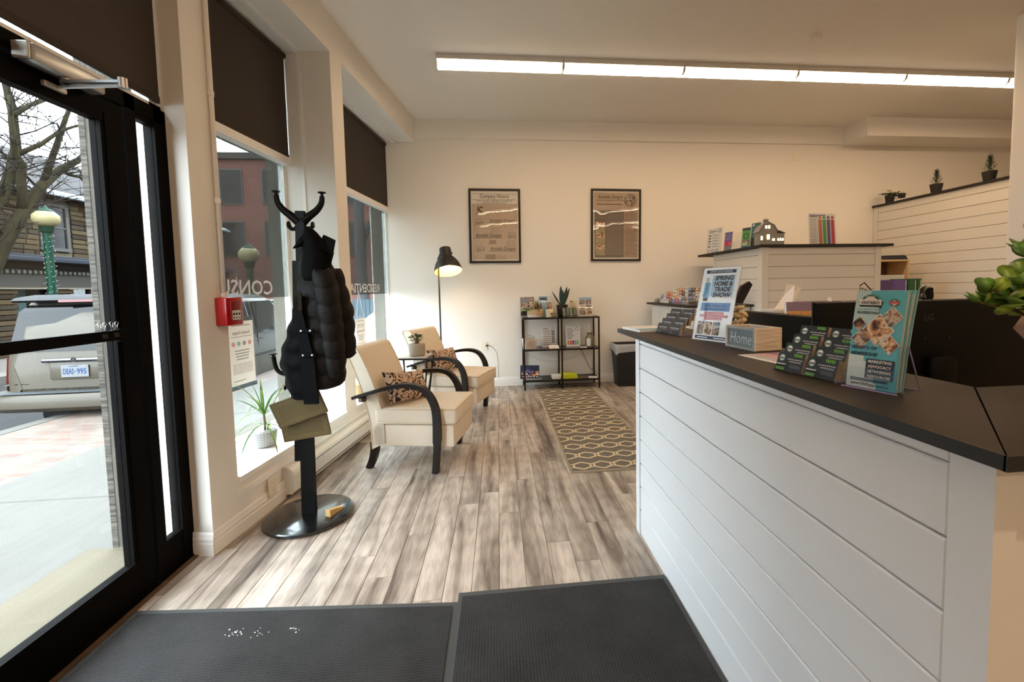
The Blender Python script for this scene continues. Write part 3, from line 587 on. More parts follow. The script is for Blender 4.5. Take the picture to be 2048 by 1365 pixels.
# ---------------- bare tree
BARK = M('mossy_bark',(64,58,34),.95,var=.35,vscale=6,bump=.6,bscale=20); TWIG = M('twig_bark',(58,53,47),.95)
rnd = random.Random(11)
TX = -10.9
def tw(x, y, dx=0.0): return on_x(x, y, TX+dx)
limbs = [([(-60,765),(-50,640),(-25,550),(10,480),(45,425),(85,370),(120,340),(160,318),(230,270)], .17, .035, .0),
         ([(45,425),(46,395),(42,365),(45,330),(32,310),(22,240),(20,190)], .085, .03, .3),
         ([(-30,560),(-20,420),(8,385),(25,340),(32,300),(26,230),(12,170),(-5,110)], .12, .04, -.5),
         ([(85,370),(110,300),(130,240),(150,190),(170,140)], .06, .02, .5),
         ([(-20,420),(-60,330),(-100,220),(-120,120)], .09, .03, -.6),
         ([(120,340),(140,350),(160,355),(185,380)], .04, .015, .2),
         ([(26,230),(60,210),(90,200),(110,170),(115,120)], .05, .015, -.3),
         ([(32,310),(80,290),(120,262),(160,250),(200,225)], .045, .015, .6)]
tb = B(); tws = B(); tip = []
for pts, r0, r1, dx in limbs:
    w3 = [tw(x, y, dx*i/len(pts)) for i, (x, y) in enumerate(pts)]; n_ = len(w3)
    tb.tube(w3, [1.25*(r0+(r1-r0)*i/(n_-1)) for i in range(n_)], n=10)
    for i in range(1, n_):
        for q in range(3):
            f_ = rnd.random(); tip.append((np.array(w3[i-1])*(1-f_)+np.array(w3[i])*f_, (r0+(r1-r0)*i/(n_-1))*.45))
for p0, r0 in tip:
    if p0[2] < 1.6: continue
    d_ = np.array([rnd.gauss(0,.6), rnd.gauss(0,.8), rnd.gauss(.5,.5)]); d_ /= np.linalg.norm(d_); ln = .6+rnd.random()*1.1
    def branch(p, d_, ln, r, lvl):
        pts = [p]; dd = d_.copy()
        for k in range(4):
            dd = dd + np.array([rnd.gauss(0,.13), rnd.gauss(0,.13), rnd.gauss(.03,.12)]); dd /= np.linalg.norm(dd); pts.append(pts[-1]+dd*ln/4)
        tws.tube(pts, [r, r*.8, r*.6, r*.45, r*.25], n=4)
        if lvl:
            for k in range(3):
                b_ = dd + np.array([rnd.gauss(0,.7), rnd.gauss(0,.7), rnd.gauss(0,.6)]); b_ /= np.linalg.norm(b_); branch(pts[1+k], b_, ln*.6, r*.55, lvl-1)
    branch(p0, d_, ln, max(.008, min(r0,.020)), 2)
tree = thing('bare_tree', 'leafless mossy street tree seen through the entrance door', 'tree', tw(-60,765)); 
_o = Vector(tuple(float(q) for q in tw(-60,765)))
for nm_, bb, mm in (('trunk', tb, BARK), ('twigs', tws, TWIG)):
    bb.v = [tuple(Vector(v_)-_o) for v_ in bb.v]; o = bb.build(nm_, mm, tree, True)
    if nm_ == 'twigs': o['kind'] = 'stuff'
# ---------------- what the two shop windows look out on
RBR = brick_mat('red_brick', (112,48,38), (128,60,46), (130,108,96), 1.0, .24, .085, rot=(math.pi/2,0,0), ms=.008)
YST = brick_mat('yellow_stone', (176,156,120), (158,140,108), (190,176,146), 1.0, .5, .2, rot=(math.pi/2,0,0), ms=.014)
def block(name, label, X0, X1, Y0, Y1, h, mat, wins, roofc=(96,90,88)):
    t = thing(name, label, 'building', ((X0+X1)/2, Y0, ZR)); hw = (X1-X0)/2
    B().box((-hw,0,0),(hw,Y1-Y0,h)).build('wall', mat, t); B().box((-hw-.2,-.25,h),(hw+.2,Y1-Y0,h+.35)).build('cornice', M('cornice_'+name,roofc,.8), t)
    for (x,z,w_,h_) in wins:
        e = B(); e.box((x-w_/2-.08,-.06,z-.08),(x+w_/2+.08,.0,z+h_+.08)); f_ = e.build('window_frame', fr, t); B().box((x-w_/2,-.08,z),(x+w_/2,-.05,z+h_)).build('pane', dk, f_)
    return t
block('brick_building', 'red brick building down the street seen through the frosted windows', -17, -4.5, 27, 34, 9.5, RBR, [(x,z,1.1,1.9) for x in (-4.5,-2.2,.1,2.4,4.7) for z in (4.0,7.0)])
block('corner_building', 'yellow stone building at the left of the brick one, seen through the nearer window', -24, -17.6, 22.8, 32, 6.2, YST, [(x,z,1.0,1.7) for x in (2.0,.1) for z in (1.2,3.7)])
_l = on_x(497, 495, -6.2); street_lamp('green street lamp down the road, seen through the frosted window by the coat rack', -6.2, float(_l[1]), float(_l[2])+.1)
tr_ = thing('street_tree', 'thick grey tree trunk outside the window behind the armchairs', 'tree', (-4.42,14.6,ZS))
e = B(); e.tube([(0,0,-.1),(.03,0,1.2),(-.05,.1,3),(0,0,5.5)],[.26,.2,.18,.13],n=10); e.tube([(-.05,.1,3),(.5,.4,4.2),(.9,.5,6)],[.12,.08,.04],n=8); e.build('trunk', M('grey_bark',(112,116,122),.9,var=.2,vscale=9), tr_, True)
fe = thing('blue_fence', 'blue grey picket fence outside the window behind the armchairs', 'fence', (-3.75,13.2,ZS))
o = B().box((-.045,-.012,0),(.045,.012,1.25)).build('picket', M('fence_blue',(112,142,160),.7)); pm = o.data; bpy.data.objects.remove(o)
for k in range(24): part('picket', pm, fe, (-1.1+k*.11,0,0))
e = B(); e.box((-1.2,.012,.25),(1.6,.05,.33)); e.box((-1.2,.012,.95),(1.6,.05,1.03)); e.build('rail', MATS['fence_blue'], fe)
e = B(); rnd = random.Random(5)
rings = []
for i in range(9):
    a_ = i/8; rings.append([((1-a_**1.6)*(1.1+.25*rnd.random())*math.cos(2*math.pi*j/18), (1-a_**1.6)*(.8+.2*rnd.random())*math.sin(2*math.pi*j/18), a_*1.15-.02) for j in range(18)])
e.loft(rings); tag(e.build('snow_pile', MATS['snow'], None, True, loc=(-3.0,12.0,ZS)), 'heap of ploughed snow outside the window behind the armchairs', 'snow pile')

M, rgb = _M0, _rgb0
# ================================================================ seating corner
CREAM = M('cream_upholstery', (228,216,198), .85, bump=.12, bscale=350); PIPE = M('cream_piping', (206,190,166), .8)
ESP = M('espresso_wood', (24,15,12), .45, coat=.05, spec=.3, var=.2, vscale=10, stretch=(1,1,6)); BOLT = M('bolt_steel', (150,120,90), .35, metal=.9)
def leopard():
    m, nt, b, N, L = nodes_mat('animal_print'); tc = N('ShaderNodeTexCoord'); n = N('ShaderNodeTexNoise'); n.inputs['Scale'].default_value=13; n.inputs['Detail'].default_value=1.2; n.inputs['Distortion'].default_value=1.8; L(tc.outputs['Object'], n.inputs[0])
    r = N('ShaderNodeValToRGB'); r.color_ramp.interpolation='CONSTANT'; r.color_ramp.elements[0].color=(*rgb(206,178,156),1); r.color_ramp.elements[1].color=(*rgb(36,24,26),1); r.color_ramp.elements[1].position=.46
    k = r.color_ramp.elements.new(.555); k.color=(*rgb(206,182,162),1); L(n.outputs[0], r.inputs[0]); L(r.outputs[0], b.inputs['Base Color']); b.inputs['Roughness'].default_value=.9; return m
LEO = leopard()
def arc(p, n=8):  # catmull-rom through points
    out = []; q = [p[0]]+list(p)+[p[-1]]
    for i in range(1, len(q)-2):
        for k in range(n):
            t_ = k/n; a_,b_,c_,d_ = [np.array(v_,float) for v_ in q[i-1:i+3]]
            out.append(tuple(.5*((2*b_)+(-a_+c_)*t_+(2*a_-5*b_+4*c_-d_)*t_**2+(-a_+3*b_-3*c_+d_)*t_**3)))
    out.append(tuple(p[-1])); return out
def band(path, hw, th, y, b):   # flat bent strip in the xz plane at lateral position y
    pts = [np.array(p) for p in path]; rings = []
    for i, p in enumerate(pts):
        t_ = pts[min(i+1,len(pts)-1)]-pts[max(i-1,0)]; t_ /= np.linalg.norm(t_); nn = np.array([-t_[1], t_[0]]); h_ = th if not isinstance(th, list) else th[i]
        o_, q_ = p+nn*h_/2, p-nn*h_/2
        rings.append([(o_[0],y-hw,o_[1]),(o_[0],y+hw,o_[1]),(q_[0],y+hw,q_[1]),(q_[0],y-hw,q_[1])])
    return b.loft(rings)
def armchair(label, loc, rz):
    t = thing('armchair', label, 'armchair', loc, rz, 'cream armchairs')
    B().rbox((-.27,-.262,.175),(.345,.262,.338),.012).build('seat_base', CREAM, t, 30)
    c = B(); c.rbox((-.25,-.272,.340),(.368,.272,.462),.030,seg=4); cu = c.build('seat_cushion', CREAM, t, 40)
    def ring(z): return [(-.23,-.268,z),(.355,-.268,z),(.364,-.262,z),(.364,.262,z),(.355,.268,z),(-.23,.268,z)]
    for zz_ in (.452,.350): p = B(); p.tube(ring(zz_),.0045,n=6); p.build('piping', PIPE, cu, True)
    # back: curved slab leaning to the rear with rolled top
    front = arc([(-.175,.20),(-.185,.40),(-.235,.60),(-.305,.78),(-.345,.865)],5); rear = arc([(-.275,.15),(-.285,.36),(-.335,.58),(-.405,.78),(-.455,.885)],5)
    top = [(-.358,.892),(-.385,.908),(-.42,.912),(-.447,.903)]
    poly = front+top+rear[::-1]
    bk = B(); bk.prism_y(poly[::-1],-.262,.262); bo = bk.build('backrest', CREAM, t, 40)
    for y in (-.262,.262): p = B(); p.tube([(x,y,z) for x,z in front+top+rear[::-1]],.0045,n=6); p.build('piping', PIPE, bo, True)
    for s in (-1,1):
        path = arc([(-.385,.545),(-.25,.585),(-.08,.628),(.06,.635),(.155,.60),(.215,.51),(.235,.40),(.232,.2),(.215,.0)],6)
        th = [.022+.030*min(1,max(0,(i/len(path)-.1)*1.4)) - (.012 if i > len(path)*.85 else 0) for i in range(len(path))]
        b_ = B(); band(path,.026,th,s*.300,b_); a_ = b_.build('arm', ESP, t, 50)
        b_ = B(); b_.rbox((-.345,s*.29-.02,.515),(-.295,s*.29+.012,.555),.006); b_.build('arm_bracket', ESP, t)
        b_ = B().at((-.325,s*.312,.535),(math.pi/2,0,0)); b_.lathe([(.010,-.004),(.010,.004)],n=12); b_.build('bolt', BOLT, t)
        leg = arc([(-.262,.20),(-.268,.13),(-.288,.06),(-.318,.0)],5)
        b_ = B(); band(leg,.022,[.062-.022*i/len(leg) for i in range(len(leg))],s*.238,b_); b_.build('back_leg', ESP, t, 50)
    return t
armchair('cream armchair with dark bent wood arms nearest the coat rack', (-.634,3.43,0), math.radians(-11))
armchair('cream armchair with dark bent wood arms in front of the floor lamp', (-.475,4.62,0), math.radians(-19))
def cushion(label, loc, rot, w=.40, h=.24, th=.10):
    b_ = B(); n_ = 14; rings = []
    for side in (1,-1):
        vs = []; fs = []
        for i in range(n_+1):
            for j in range(n_+1):
                u_, v_ = 2*i/n_-1, 2*j/n_-1; e_ = max(0,(1-u_**4))*max(0,(1-v_**4)); pin = 1-.07*(1-abs(u_))*abs(v_)-.07*(1-abs(v_))*abs(u_)
                vs.append((u_*w/2*(1-.07*(1-v_*v_)), side*th/2*e_**.6, v_*h/2*(1-.09*(1-u_*u_))))
        for i in range(n_):
            for j in range(n_):
                q = (i*(n_+1)+j, (i+1)*(n_+1)+j, (i+1)*(n_+1)+j+1, i*(n_+1)+j+1); fs.append(q if side < 0 else q[::-1])
        b_.add(vs, fs)
    o = b_.build('cushion', LEO, None, True, loc=loc, rot=rot); return tag(o, label, 'cushion', 'animal print cushions')
def chair_pt(C, ang, x, y, z): ca, sa = math.cos(ang), math.sin(ang); return (C[0]+x*ca-y*sa, C[1]+x*sa+y*ca, z)
cushion('brown and beige patterned cushion on the armchair nearest the coat rack', (-.725,3.40,.580), (math.radians(-27),math.radians(6),math.radians(52)), .40,.25,.11)
cushion('brown and beige patterned cushion on the armchair in front of the floor lamp', (-.585,4.555,.590), (math.radians(-25),math.radians(2),math.radians(54)), .40,.25,.11)
# ---- side table
FRM = M('black_tube', (24,23,23), .4, metal=.4)
t = thing('side_table', 'small black framed side table with stone top between the armchairs', 'side table', (-.83,4.265,0), math.radians(-5), None)
B().rbox((-.15,-.13,.672),(.15,.13,.684),.002).build('table_top', M('speckled_stone',(188,182,172),.35,var=.12,vscale=60), t)
e = B()
for a_, b_ in (((-.155,-.135),(.155,-.135)),((.155,-.135),(.155,.135)),((.155,.135),(-.155,.135)),((-.155,.135),(-.155,-.135))): e.tube([(*a_,.668),(*b_,.668)],.008,n=6)
e.build('rim', FRM, t)
for p_ in ([(-.155,-.135,.668),(-.06,-.135,.01)],[(-.06,-.135,.668),(-.06,-.135,.01)],[(.155,-.135,.668),(.10,-.135,.01)],[(.155,.135,.668),(.06,.135,.01)],[(-.155,.135,.668),(-.10,.135,.01)],[(.155,.135,.668),(.10,-.135,.01)]):
    e = B(); e.tube(p_,.008,n=6); e.build('leg', FRM, t)
# ---- plants helpers
SOIL = M('soil',(46,36,30),.95)
def leaf_blade(b, base, d, up, ln, wd, droop=.5, m=None, n=6, side=None):   # strap leaf that arches
    d = Vector(d).normalized(); p = Vector(base); dirv = (Vector(d)*(1-up)+Vector((0,0,up))).normalized(); sd = dirv.cross(Vector((0,0,1)))
    sd = sd.normalized() if sd.length > .01 else Vector((1,0,0)); L_, R_, C_ = [], [], []
    if side is not None: sd = (Vector(side)-dirv*dirv.dot(Vector(side))).normalized()
    for i in range(n+1):
        f_ = i/n; w_ = wd*(math.sin(math.pi*min(1,.12+f_*.88))**.7) if i < n else .0005
        L_.append(tuple(p-sd*w_/2)); R_.append(tuple(p+sd*w_/2)); C_.append(tuple(p-Vector((0,0,w_*.18))))
        dirv = (dirv+Vector((0,0,-droop/n))).normalized(); p = p+dirv*ln/n
    vs = L_+C_+R_; k = n+1
    return b.add(vs, [(i,i+1,k+i+1,k+i) for i in range(n)]+[(k+i,k+i+1,2*k+i+1,2*k+i) for i in range(n)], m)
def oval_leaf(b, base, d, ln, wd, m=None, thick=.003, twist=0):
    d = Vector(d).normalized(); sd = d.cross(Vector((0,0,1))); sd = sd.normalized() if sd.length > .05 else Vector((1,0,0)); sd = Matrix.Rotation(twist,3,d) @ sd; nn = sd.cross(d).normalized(); P0 = Vector(base); n_ = 12
    rim = [P0+d*(ln*(.5-.5*math.cos(2*math.pi*j/n_)))+sd*(wd/2*math.sin(2*math.pi*j/n_)) for j in range(n_)]
    c_ = P0+d*ln*.5; vs = [tuple(q) for q in rim]+[tuple(c_+nn*(thick)-nn*wd*.1),tuple(c_-nn*(thick)-nn*wd*.1)]
    return b.add(vs, [(j,(j+1)%n_,n_) for j in range(n_)]+[((j+1)%n_,j,n_+1) for j in range(n_)], m)
GREEN = M('leaf_green',(70,112,50),.45,var=.3,vscale=20); GRN_D = M('leaf_dark_green',(42,74,44),.45,var=.3,vscale=20); GRN_L = M('leaf_light_green',(128,164,70),.45,var=.25,vscale=20)
STEM = M('plant_stem',(110,92,60),.8)
def pot_plant(name, label, loc, pot, potmat, kind, rz=0, seed=1, pr=24, cat='plant', scale=1, mats=None):
    t = thing(name, label, cat, loc, rz); rr = random.Random(seed)
    po = B(); po.lathe(pot, n=pr); po.build('pot', potmat, t, 40)
    rtop = pot[-1][0]; zt = max(z for r,z in pot); B().lathe([(.001,zt-.018),(max(r for r,z in pot)*.86,zt-.015)][::-1], n=pr).build('soil', SOIL, t)
    kind(t, rr, zt-.015, scale); return t
# textured pot with succulent on the side table
KNIT = M('knitted_pot',(176,164,148),.8,bump=.9,bscale=130)
def k_bush(n, h, spread, ll, lw, mat, mats=None):
    def f(t, rr, z0, sc):
        lv = B(); stb = B()
        for i in range(n):
            a_ = rr.random()*6.28; rad = rr.random()*spread; tip_ = (rad*math.cos(a_), rad*math.sin(a_), z0+h*(.35+.65*rr.random())*(1-.3*rad/max(spread,.01)))
            stb.tube([(rad*.2*math.cos(a_),rad*.2*math.sin(a_),z0-.01), (tip_[0]*.6,tip_[1]*.6,(z0+tip_[2])/2), tip_], .0022, n=4)
            for k in range(4):
                q = rr.random()*6.28; oval_leaf(lv, tip_, (math.cos(q),math.sin(q),rr.uniform(-.2,.7)), ll*(.7+.5*rr.random()), lw*(.8+.4*rr.random()), mats[rr.randrange(len(mats))] if mats else mat)
        stb.build('stem', STEM, t); lv.build('foliage', mat, t)
    return f
pot_plant('potted_succulent', 'knit textured pot with a small green plant on the side table', (-.80,4.26,.684), [(.064,0),(.075,.01),(.078,.06),(.076,.115),(.072,.118)], KNIT, k_bush(22,.12,.07,.03,.018,GREEN,[GREEN,GRN_D]), seed=4)
# ---- coat rack
RX, RY = -1.135, 2.575
LAC = M('black_lacquer', (10,10,11), .16, coat=.5); RACK = M('rack_black_wood', (6,6,6), .5, spec=.15)
t = thing('coat_rack', 'black coat rack with round lacquered base by the street window', 'coat rack', (RX,RY,0))
e = B(); e.lathe([(.205,0),(.232,.003),(.240,.012),(.238,.022),(.228,.026),(.001,.026)], n=56); e.build('base', LAC, t, 30)
e = B(); e.loft([[(cx_-w_,-.012,z_),(cx_+w_,-.012,z_),(cx_+w_,.016,z_),(cx_-w_,.016,z_)] for cx_,w_,z_ in ((0,.039,.026),(.018,.031,.9),(.036,.024,1.775))]); e.build('post', RACK, t)
e = B(); e.loft([[(cx_-w_,.02,z_),(cx_+w_,.02,z_),(cx_+w_,.045,z_),(cx_-w_,.045,z_)] for cx_,w_,z_ in ((-.046,.030,.33),(-.012,.018,1.5))]); e.build('back_post', RACK, t)
ZT = 1.70
for k, ang in enumerate((math.radians(6), math.radians(186))):
    ca, sa = math.cos(ang), math.sin(ang); HX = .036
    up = arc([(.012,.02),(.045,.052),(.085,.085),(.112,.125),(.118,.165)],5); lo = arc([(.012,-.005),(.035,-.025),(.052,-.022),(.060,-.005)],4)
    e = B(); e.tube([(HX+r_*ca,r_*sa,ZT+z_-.005) for r_,z_ in up],[.019-.009*i/(len(up)-1) for i in range(len(up))],n=8,flat=1.3); e.at((HX+.118*ca,.118*sa,ZT+.165)).lathe([(.008,-.01),(.008,.008),(.022,.014),(.022,.018),(.001,.022)],n=14); e.build('hook', RACK, t, 50)
    e = B(); e.tube([(HX+r_*ca,r_*sa,ZT+z_) for r_,z_ in lo],.011,n=8); e.at((HX+.062*ca,.062*sa,ZT-.002),(0,math.pi/2,ang)); e.lathe([(.018,-.006),(.020,0),(.018,.006)],n=12); e.build('lower_hook', RACK, t, 50)
e = B(); e.tube(arc([(-.02,0,.845),(-.09,-.0,.85),(-.135,-.0,.88),(-.150,0,.955)],5),.012,n=8); e.at((-.150,0,.955)).lathe([(.007,-.005),(.007,.008),(.021,.013),(.021,.017),(.001,.02)],n=14); e.build('side_hook', RACK, t, 50)
e = B(); e.tube([(-.02,0,.775),(-.085,-.01,.775)],.006,n=6); e.at((-.085,-.01,.775),(0,-math.pi/2,0)); e.lathe([(.004,-.002),(.014,.004),(.014,.008),(.001,.01)],n=12); e.build('peg', RACK, t, 50)
# wedge
e = B(); e.add([(-.055,-.018,0),(.055,-.016,0),(.055,.016,0),(-.055,.018,0),(-.055,-.016,.040),(.055,-.012,.010),(.055,.012,.010),(-.055,.016,.040)],[(0,3,2,1),(4,5,6,7),(0,1,5,4),(1,2,6,5),(2,3,7,6),(3,0,4,7)])
_w = on_z(670,1024,.028); tag(e.build('door_wedge', M('pale_pine',(206,172,116),.75,var=.18,vscale=20,stretch=(1,6,6)), None, loc=(_w[0],_w[1],.026), rot=(0,0,math.radians(68))), 'pale wooden door wedge lying on the coat rack base', 'door wedge')
# olive boards hung on the rack
OLV = M('olive_leather',(84,70,36),.6,var=.25,vscale=7,bump=.15,bscale=90); OLVE = M('olive_line',(124,106,62),.6); CORD = M('cord_tan',(150,120,80),.8)
def board(label, cx_, cz_, w_, h_, tilt, y, yaw):
    t = thing('hanging_board', label, 'board', (cx_,y,cz_), 0, 'olive boards on the coat rack', rot=(math.radians(4),-math.radians(tilt),math.radians(yaw)))
    B().rbox((-w_/2,-.008,-h_/2),(w_/2,.008,h_/2),.003).build('panel', OLV, t)
    e = B()
    for i_ in (.016,.026):
        for a_ in ((-w_/2+i_,-h_/2+i_,w_-2*i_,.0015),(-w_/2+i_,h_/2-i_,w_-2*i_,.0015),(-w_/2+i_,-h_/2+i_,.0015,h_-2*i_),(w_/2-i_,-h_/2+i_,.0015,h_-2*i_)): e.rect(*a_,OLVE,-.0084)
    e.build('tooled_border', OLVE, t)
    e = B(); e.tube([(-w_*.42,0,h_/2),(-w_*.1,.004,h_/2+.075),(-w_*.08,.01,h_/2+.08)],.002,n=4); e.tube([(w_*.42,0,h_/2),(0,.006,h_/2+.06),(-w_*.08,.01,h_/2+.08)],.002,n=4); e.build('hanging_cord', CORD, t)
board('upper tilted olive board hung on the coat rack below the jacket', -1.118,.675,.265,.150,18,2.48,4)
board('lower olive board behind the tilted one on the coat rack', -1.112,.548,.255,.130,7,2.535,2)
# ---- puffer jacket
JK = M('jacket_black', (13,10,8), .65, bump=.3, bscale=60, spec=.2); JL = M('jacket_lining', (8,8,10), .6, bump=.3, bscale=25, spec=.05); SNAP = M('snap_metal',(180,180,180),.3,metal=.9); JD = M('jacket_knit',(6,6,6),.9,spec=.1)
jk = thing('puffer_jacket', 'black quilted puffer jacket hanging on the coat rack', 'jacket', (-1.04,2.50,0))
def lerp(tab, z):
    for a_, b_ in zip(tab[:-1], tab[1:]):
        if a_[0] >= z >= b_[0]:
            f_ = (a_[0]-z)/(a_[0]-b_[0]); f_ = f_; return [a_[i]+(b_[i]-a_[i])*f_ for i in range(1,len(a_))]
    return list(tab[-1][1:])
def quilt(b, tab, z0, z1, n=26, k=90, pitch=.115, puff=.012, m=None):
    rings = []
    for i in range(k+1):
        z = z0+(z1-z0)*i/k; x,y,rx,ry = lerp(tab, z); q = abs(math.sin(math.pi*((z0-z)/pitch)))**.55
        ring_ = []
        for j in range(n):
            a_ = 2*math.pi*j/n; wob = 1+.03*math.sin(5*a_+z*5)+.012*math.sin(9*a_-z*17); pr = puff*q
            ring_.append((x+(rx*wob+pr-puff)*math.cos(a_)*(1 if abs(math.cos(a_))<1 else 1), y+(ry*wob+pr-puff)*math.sin(a_), z+.012*math.sin(2*a_+1)))
        rings.append(ring_)
    return b.loft(rings, m)
b_ = B(); quilt(b_, [(1.60,.02,.0,.035,.03),(1.52,.03,0,.065,.055),(1.42,.045,0,.095,.08),(1.30,.05,0,.112,.10),(1.10,.055,0,.122,.11),(.95,.055,0,.122,.112),(.85,.055,0,.118,.105),(.80,.055,0,.112,.10)],1.58,.80,pitch=.10,puff=.012); b_.build('body', JK, jk, True)
b_ = B(); quilt(b_, [(1.46,.085,-.05,.045,.05),(1.36,.105,-.06,.060,.065),(1.15,.128,-.065,.062,.065),(.98,.140,-.065,.058,.062),(.86,.142,-.06,.050,.052)],1.44,.86,n=18,k=60,pitch=.095,puff=.010); b_.build('sleeve', JK, jk, True)
b_ = B(); quilt(b_, [(1.46,.115,.05,.04,.05),(1.2,.155,.06,.055,.06),(.95,.172,.06,.045,.05)],1.44,.95,n=16,k=50,pitch=.095,puff=.010); b_.build('sleeve', JK, jk, True)
# hood / collar: folded lofted wrap
AN = np.linspace(0,6.2832,21)[:-1]
b_ = B(); b_.loft([[(cx_+rx_*math.cos(a_)+(.02 if math.cos(a_) > .75 and 1.5 < z_ < 1.6 else 0), -.015+ry_*math.sin(a_)*(1+.06*math.sin(3*a_)), z_+tl_*math.cos(a_)) for a_ in AN] for cx_,rx_,ry_,z_,tl_ in ((.018,.012,.012,1.675,0),(.028,.034,.030,1.650,-.008),(.045,.056,.046,1.605,-.016),(.055,.068,.058,1.555,-.022),(.055,.072,.064,1.50,-.02),(.05,.078,.070,1.455,-.012),(.048,.084,.076,1.41,0),(.048,.070,.070,1.38,0))]); b_.build('hood', JD, jk, True)
b_ = B(); b_.loft([[(.10,-.03,1.63),(.165,-.05,1.60),(.16,-.02,1.60),(.1,0,1.63)],[(.09,-.085,1.56),(.15,-.075,1.52),(.15,-.04,1.52),(.09,-.03,1.55)]]); b_.build('collar', JD, jk, 60)
b_ = B(); b_.loft([[(.01,-.02,1.64),(-.01,-.03,1.63),(-.01,-.01,1.63),(.01,0,1.64)],[(-.01,-.06,1.575),(-.055,-.05,1.555),(-.055,-.03,1.555),(-.01,-.02,1.57)]]); b_.build('collar', JD, jk, 60)
# open front with lining and snap placket
b_ = B(); rings = []
for i in range(41):
    f_ = i/40; z = 1.30-f_*.56; xl = -.055-.105*min(1,max(0,(f_-.05)*1.7))+.05*max(0,(f_-.6)/.4); xr = .0+.02*f_; 
    rings.append([(xl+.006*math.sin(z*60),-.045,z),((xl*.6+xr*.4),-.105-.008*math.sin(z*75),z),((xl*.25+xr*.75),-.112-.006*math.sin(z*55+1),z),(xr,-.108,z),(xr,-.06,z),(xl,.02,z)])
b_.loft(rings); b_.build('lining', JL, jk, 60)
b_ = B(); rings = []
for i in range(25):
    f_ = i/24; z = 1.24-f_*.52; x0_ = -.025+.018*f_; w_ = .030+.045*min(1,f_*1.8); rings.append([(x0_,-.122,z),(x0_+w_,-.126,z),(x0_+w_,-.112,z),(x0_,-.108,z)])
b_.loft(rings); pl = b_.build('placket', JL, jk, 40)
b_ = B()
for z, x0_ in ((1.115,.0),(.985,.004)): b_.rbox((x0_-.012,-.134,z-.012),(x0_+.066,-.122,z+.010),.004)
b_.build('snap_tab', JL, pl)
for z, x0_ in ((1.115,.004),(1.115,.05),(.985,.008),(.985,.054)): B().at((x0_,-.135,z),(math.pi/2,0,0)).lathe([(.0055,-.001),(.0055,.002),(.001,.003)],n=10).build('snap', SNAP, pl)
b_ = B(); b_.rbox((-.01,-.126,1.22),(.012,-.118,1.32),.003); b_.build('strap', M('olive_strap',(34,28,18),.8,spec=.1), jk)
# ---- floor lamp
LG = M('lamp_charcoal', (46,43,40), .5, metal=.2); LI = M('lamp_inside', (252,236,190), .5)
t = thing('floor_lamp', 'charcoal floor lamp with bell shade in the window corner', 'floor lamp', (-.735,5.50,0))
e = B(); e.lathe([(.14,0),(.14,.018),(.02,.026)],n=36); e.build('base', LG, t, 40); e = B(); e.tube([(0,0,.02),(0,0,1.70)],.0105,n=12); e.build('pole', LG, t, True)
sh = (.120,-.05,1.585); tl = (math.radians(-21),math.radians(-9),0)
prof = [(.056,.28),(.070,.275),(.075,.22),(.075,.16),(.084,.15),(.115,.115),(.147,.06),(.166,.0),(.171,-.035),(.171,-.04)]
e = B().at(sh,tl); e.lathe([(.001,.283)]+prof, LG, 36, cap=False); s_ = e.build('shade', LG, t, 40)
e = B().at(sh,tl); e.lathe([(.065,.15),(.11,.112),(.142,.058),(.161,0),(.168,-.038)], LI, 36, cap=False); e.build('shade_lining', LI, s_, True)
e = B().at(sh,tl); e.sphere((0,0,.05),(.04,.04,.055)); e.build('bulb', M('warm_bulb',(255,214,140),.4,emit=22,ecol=(1.0,.72,.36)), t, True)
e = B(); e.tube([(0,0,1.70),(.0,-.01,1.72),(.04,-.03,1.72)],.0105,n=8); e.at(sh,tl); e.tube([(-.074,0,.20),(-.098,0,.16),(-.095,0,.12)],.008,n=6); e.tube([(-.085,0,.2),(.085,0,.2)],.011,n=8); e.build('yoke', LG, t, True)
# ---- plants on the sills
DP = M('geometric_pot',(206,206,206),.5)
def geo_pot():
    m, nt, b, N, L = nodes_mat('geo_pot'); tc = N('ShaderNodeTexCoord'); sp_ = N('ShaderNodeSeparateXYZ'); L(tc.outputs['Object'], sp_.inputs[0])
    at_ = N('ShaderNodeMath'); at_.operation='ARCTAN2'; L(sp_.outputs[1], at_.inputs[0]); L(sp_.outputs[0], at_.inputs[1]); mu = N('ShaderNodeMath'); mu.operation='MULTIPLY'; mu.inputs[1].default_value=1.91; L(at_.outputs[0], mu.inputs[0])
    mz = N('ShaderNodeMath'); mz.operation='MULTIPLY'; mz.inputs[1].default_value=30; L(sp_.outputs[2], mz.inputs[0])
    def tri(a_):
        p_ = N('ShaderNodeMath'); p_.operation='PINGPONG'; p_.inputs[1].default_value=.5; L(a_, p_.inputs[0]); return p_.outputs[0]
    su = N('ShaderNodeMath'); su.operation='ADD'; L(tri(mu.outputs[0]), su.inputs[0]); L(tri(mz.outputs[0]), su.inputs[1]); pp = N('ShaderNodeMath'); pp.operation='PINGPONG'; pp.inputs[1].default_value=.16; L(su.outputs[0], pp.inputs[0])
    r = N('ShaderNodeValToRGB'); r.color_ramp.interpolation='CONSTANT'; r.color_ramp.elements[0].color=(*rgb(92,96,102),1); r.color_ramp.elements[1].position=.075; r.color_ramp.elements[1].color=(*rgb(222,222,220),1); L(pp.outputs[0], r.inputs[0]); L(r.outputs[0], b.inputs['Base Color']); b.inputs['Roughness'].default_value=.5; return m
GEO = geo_pot()
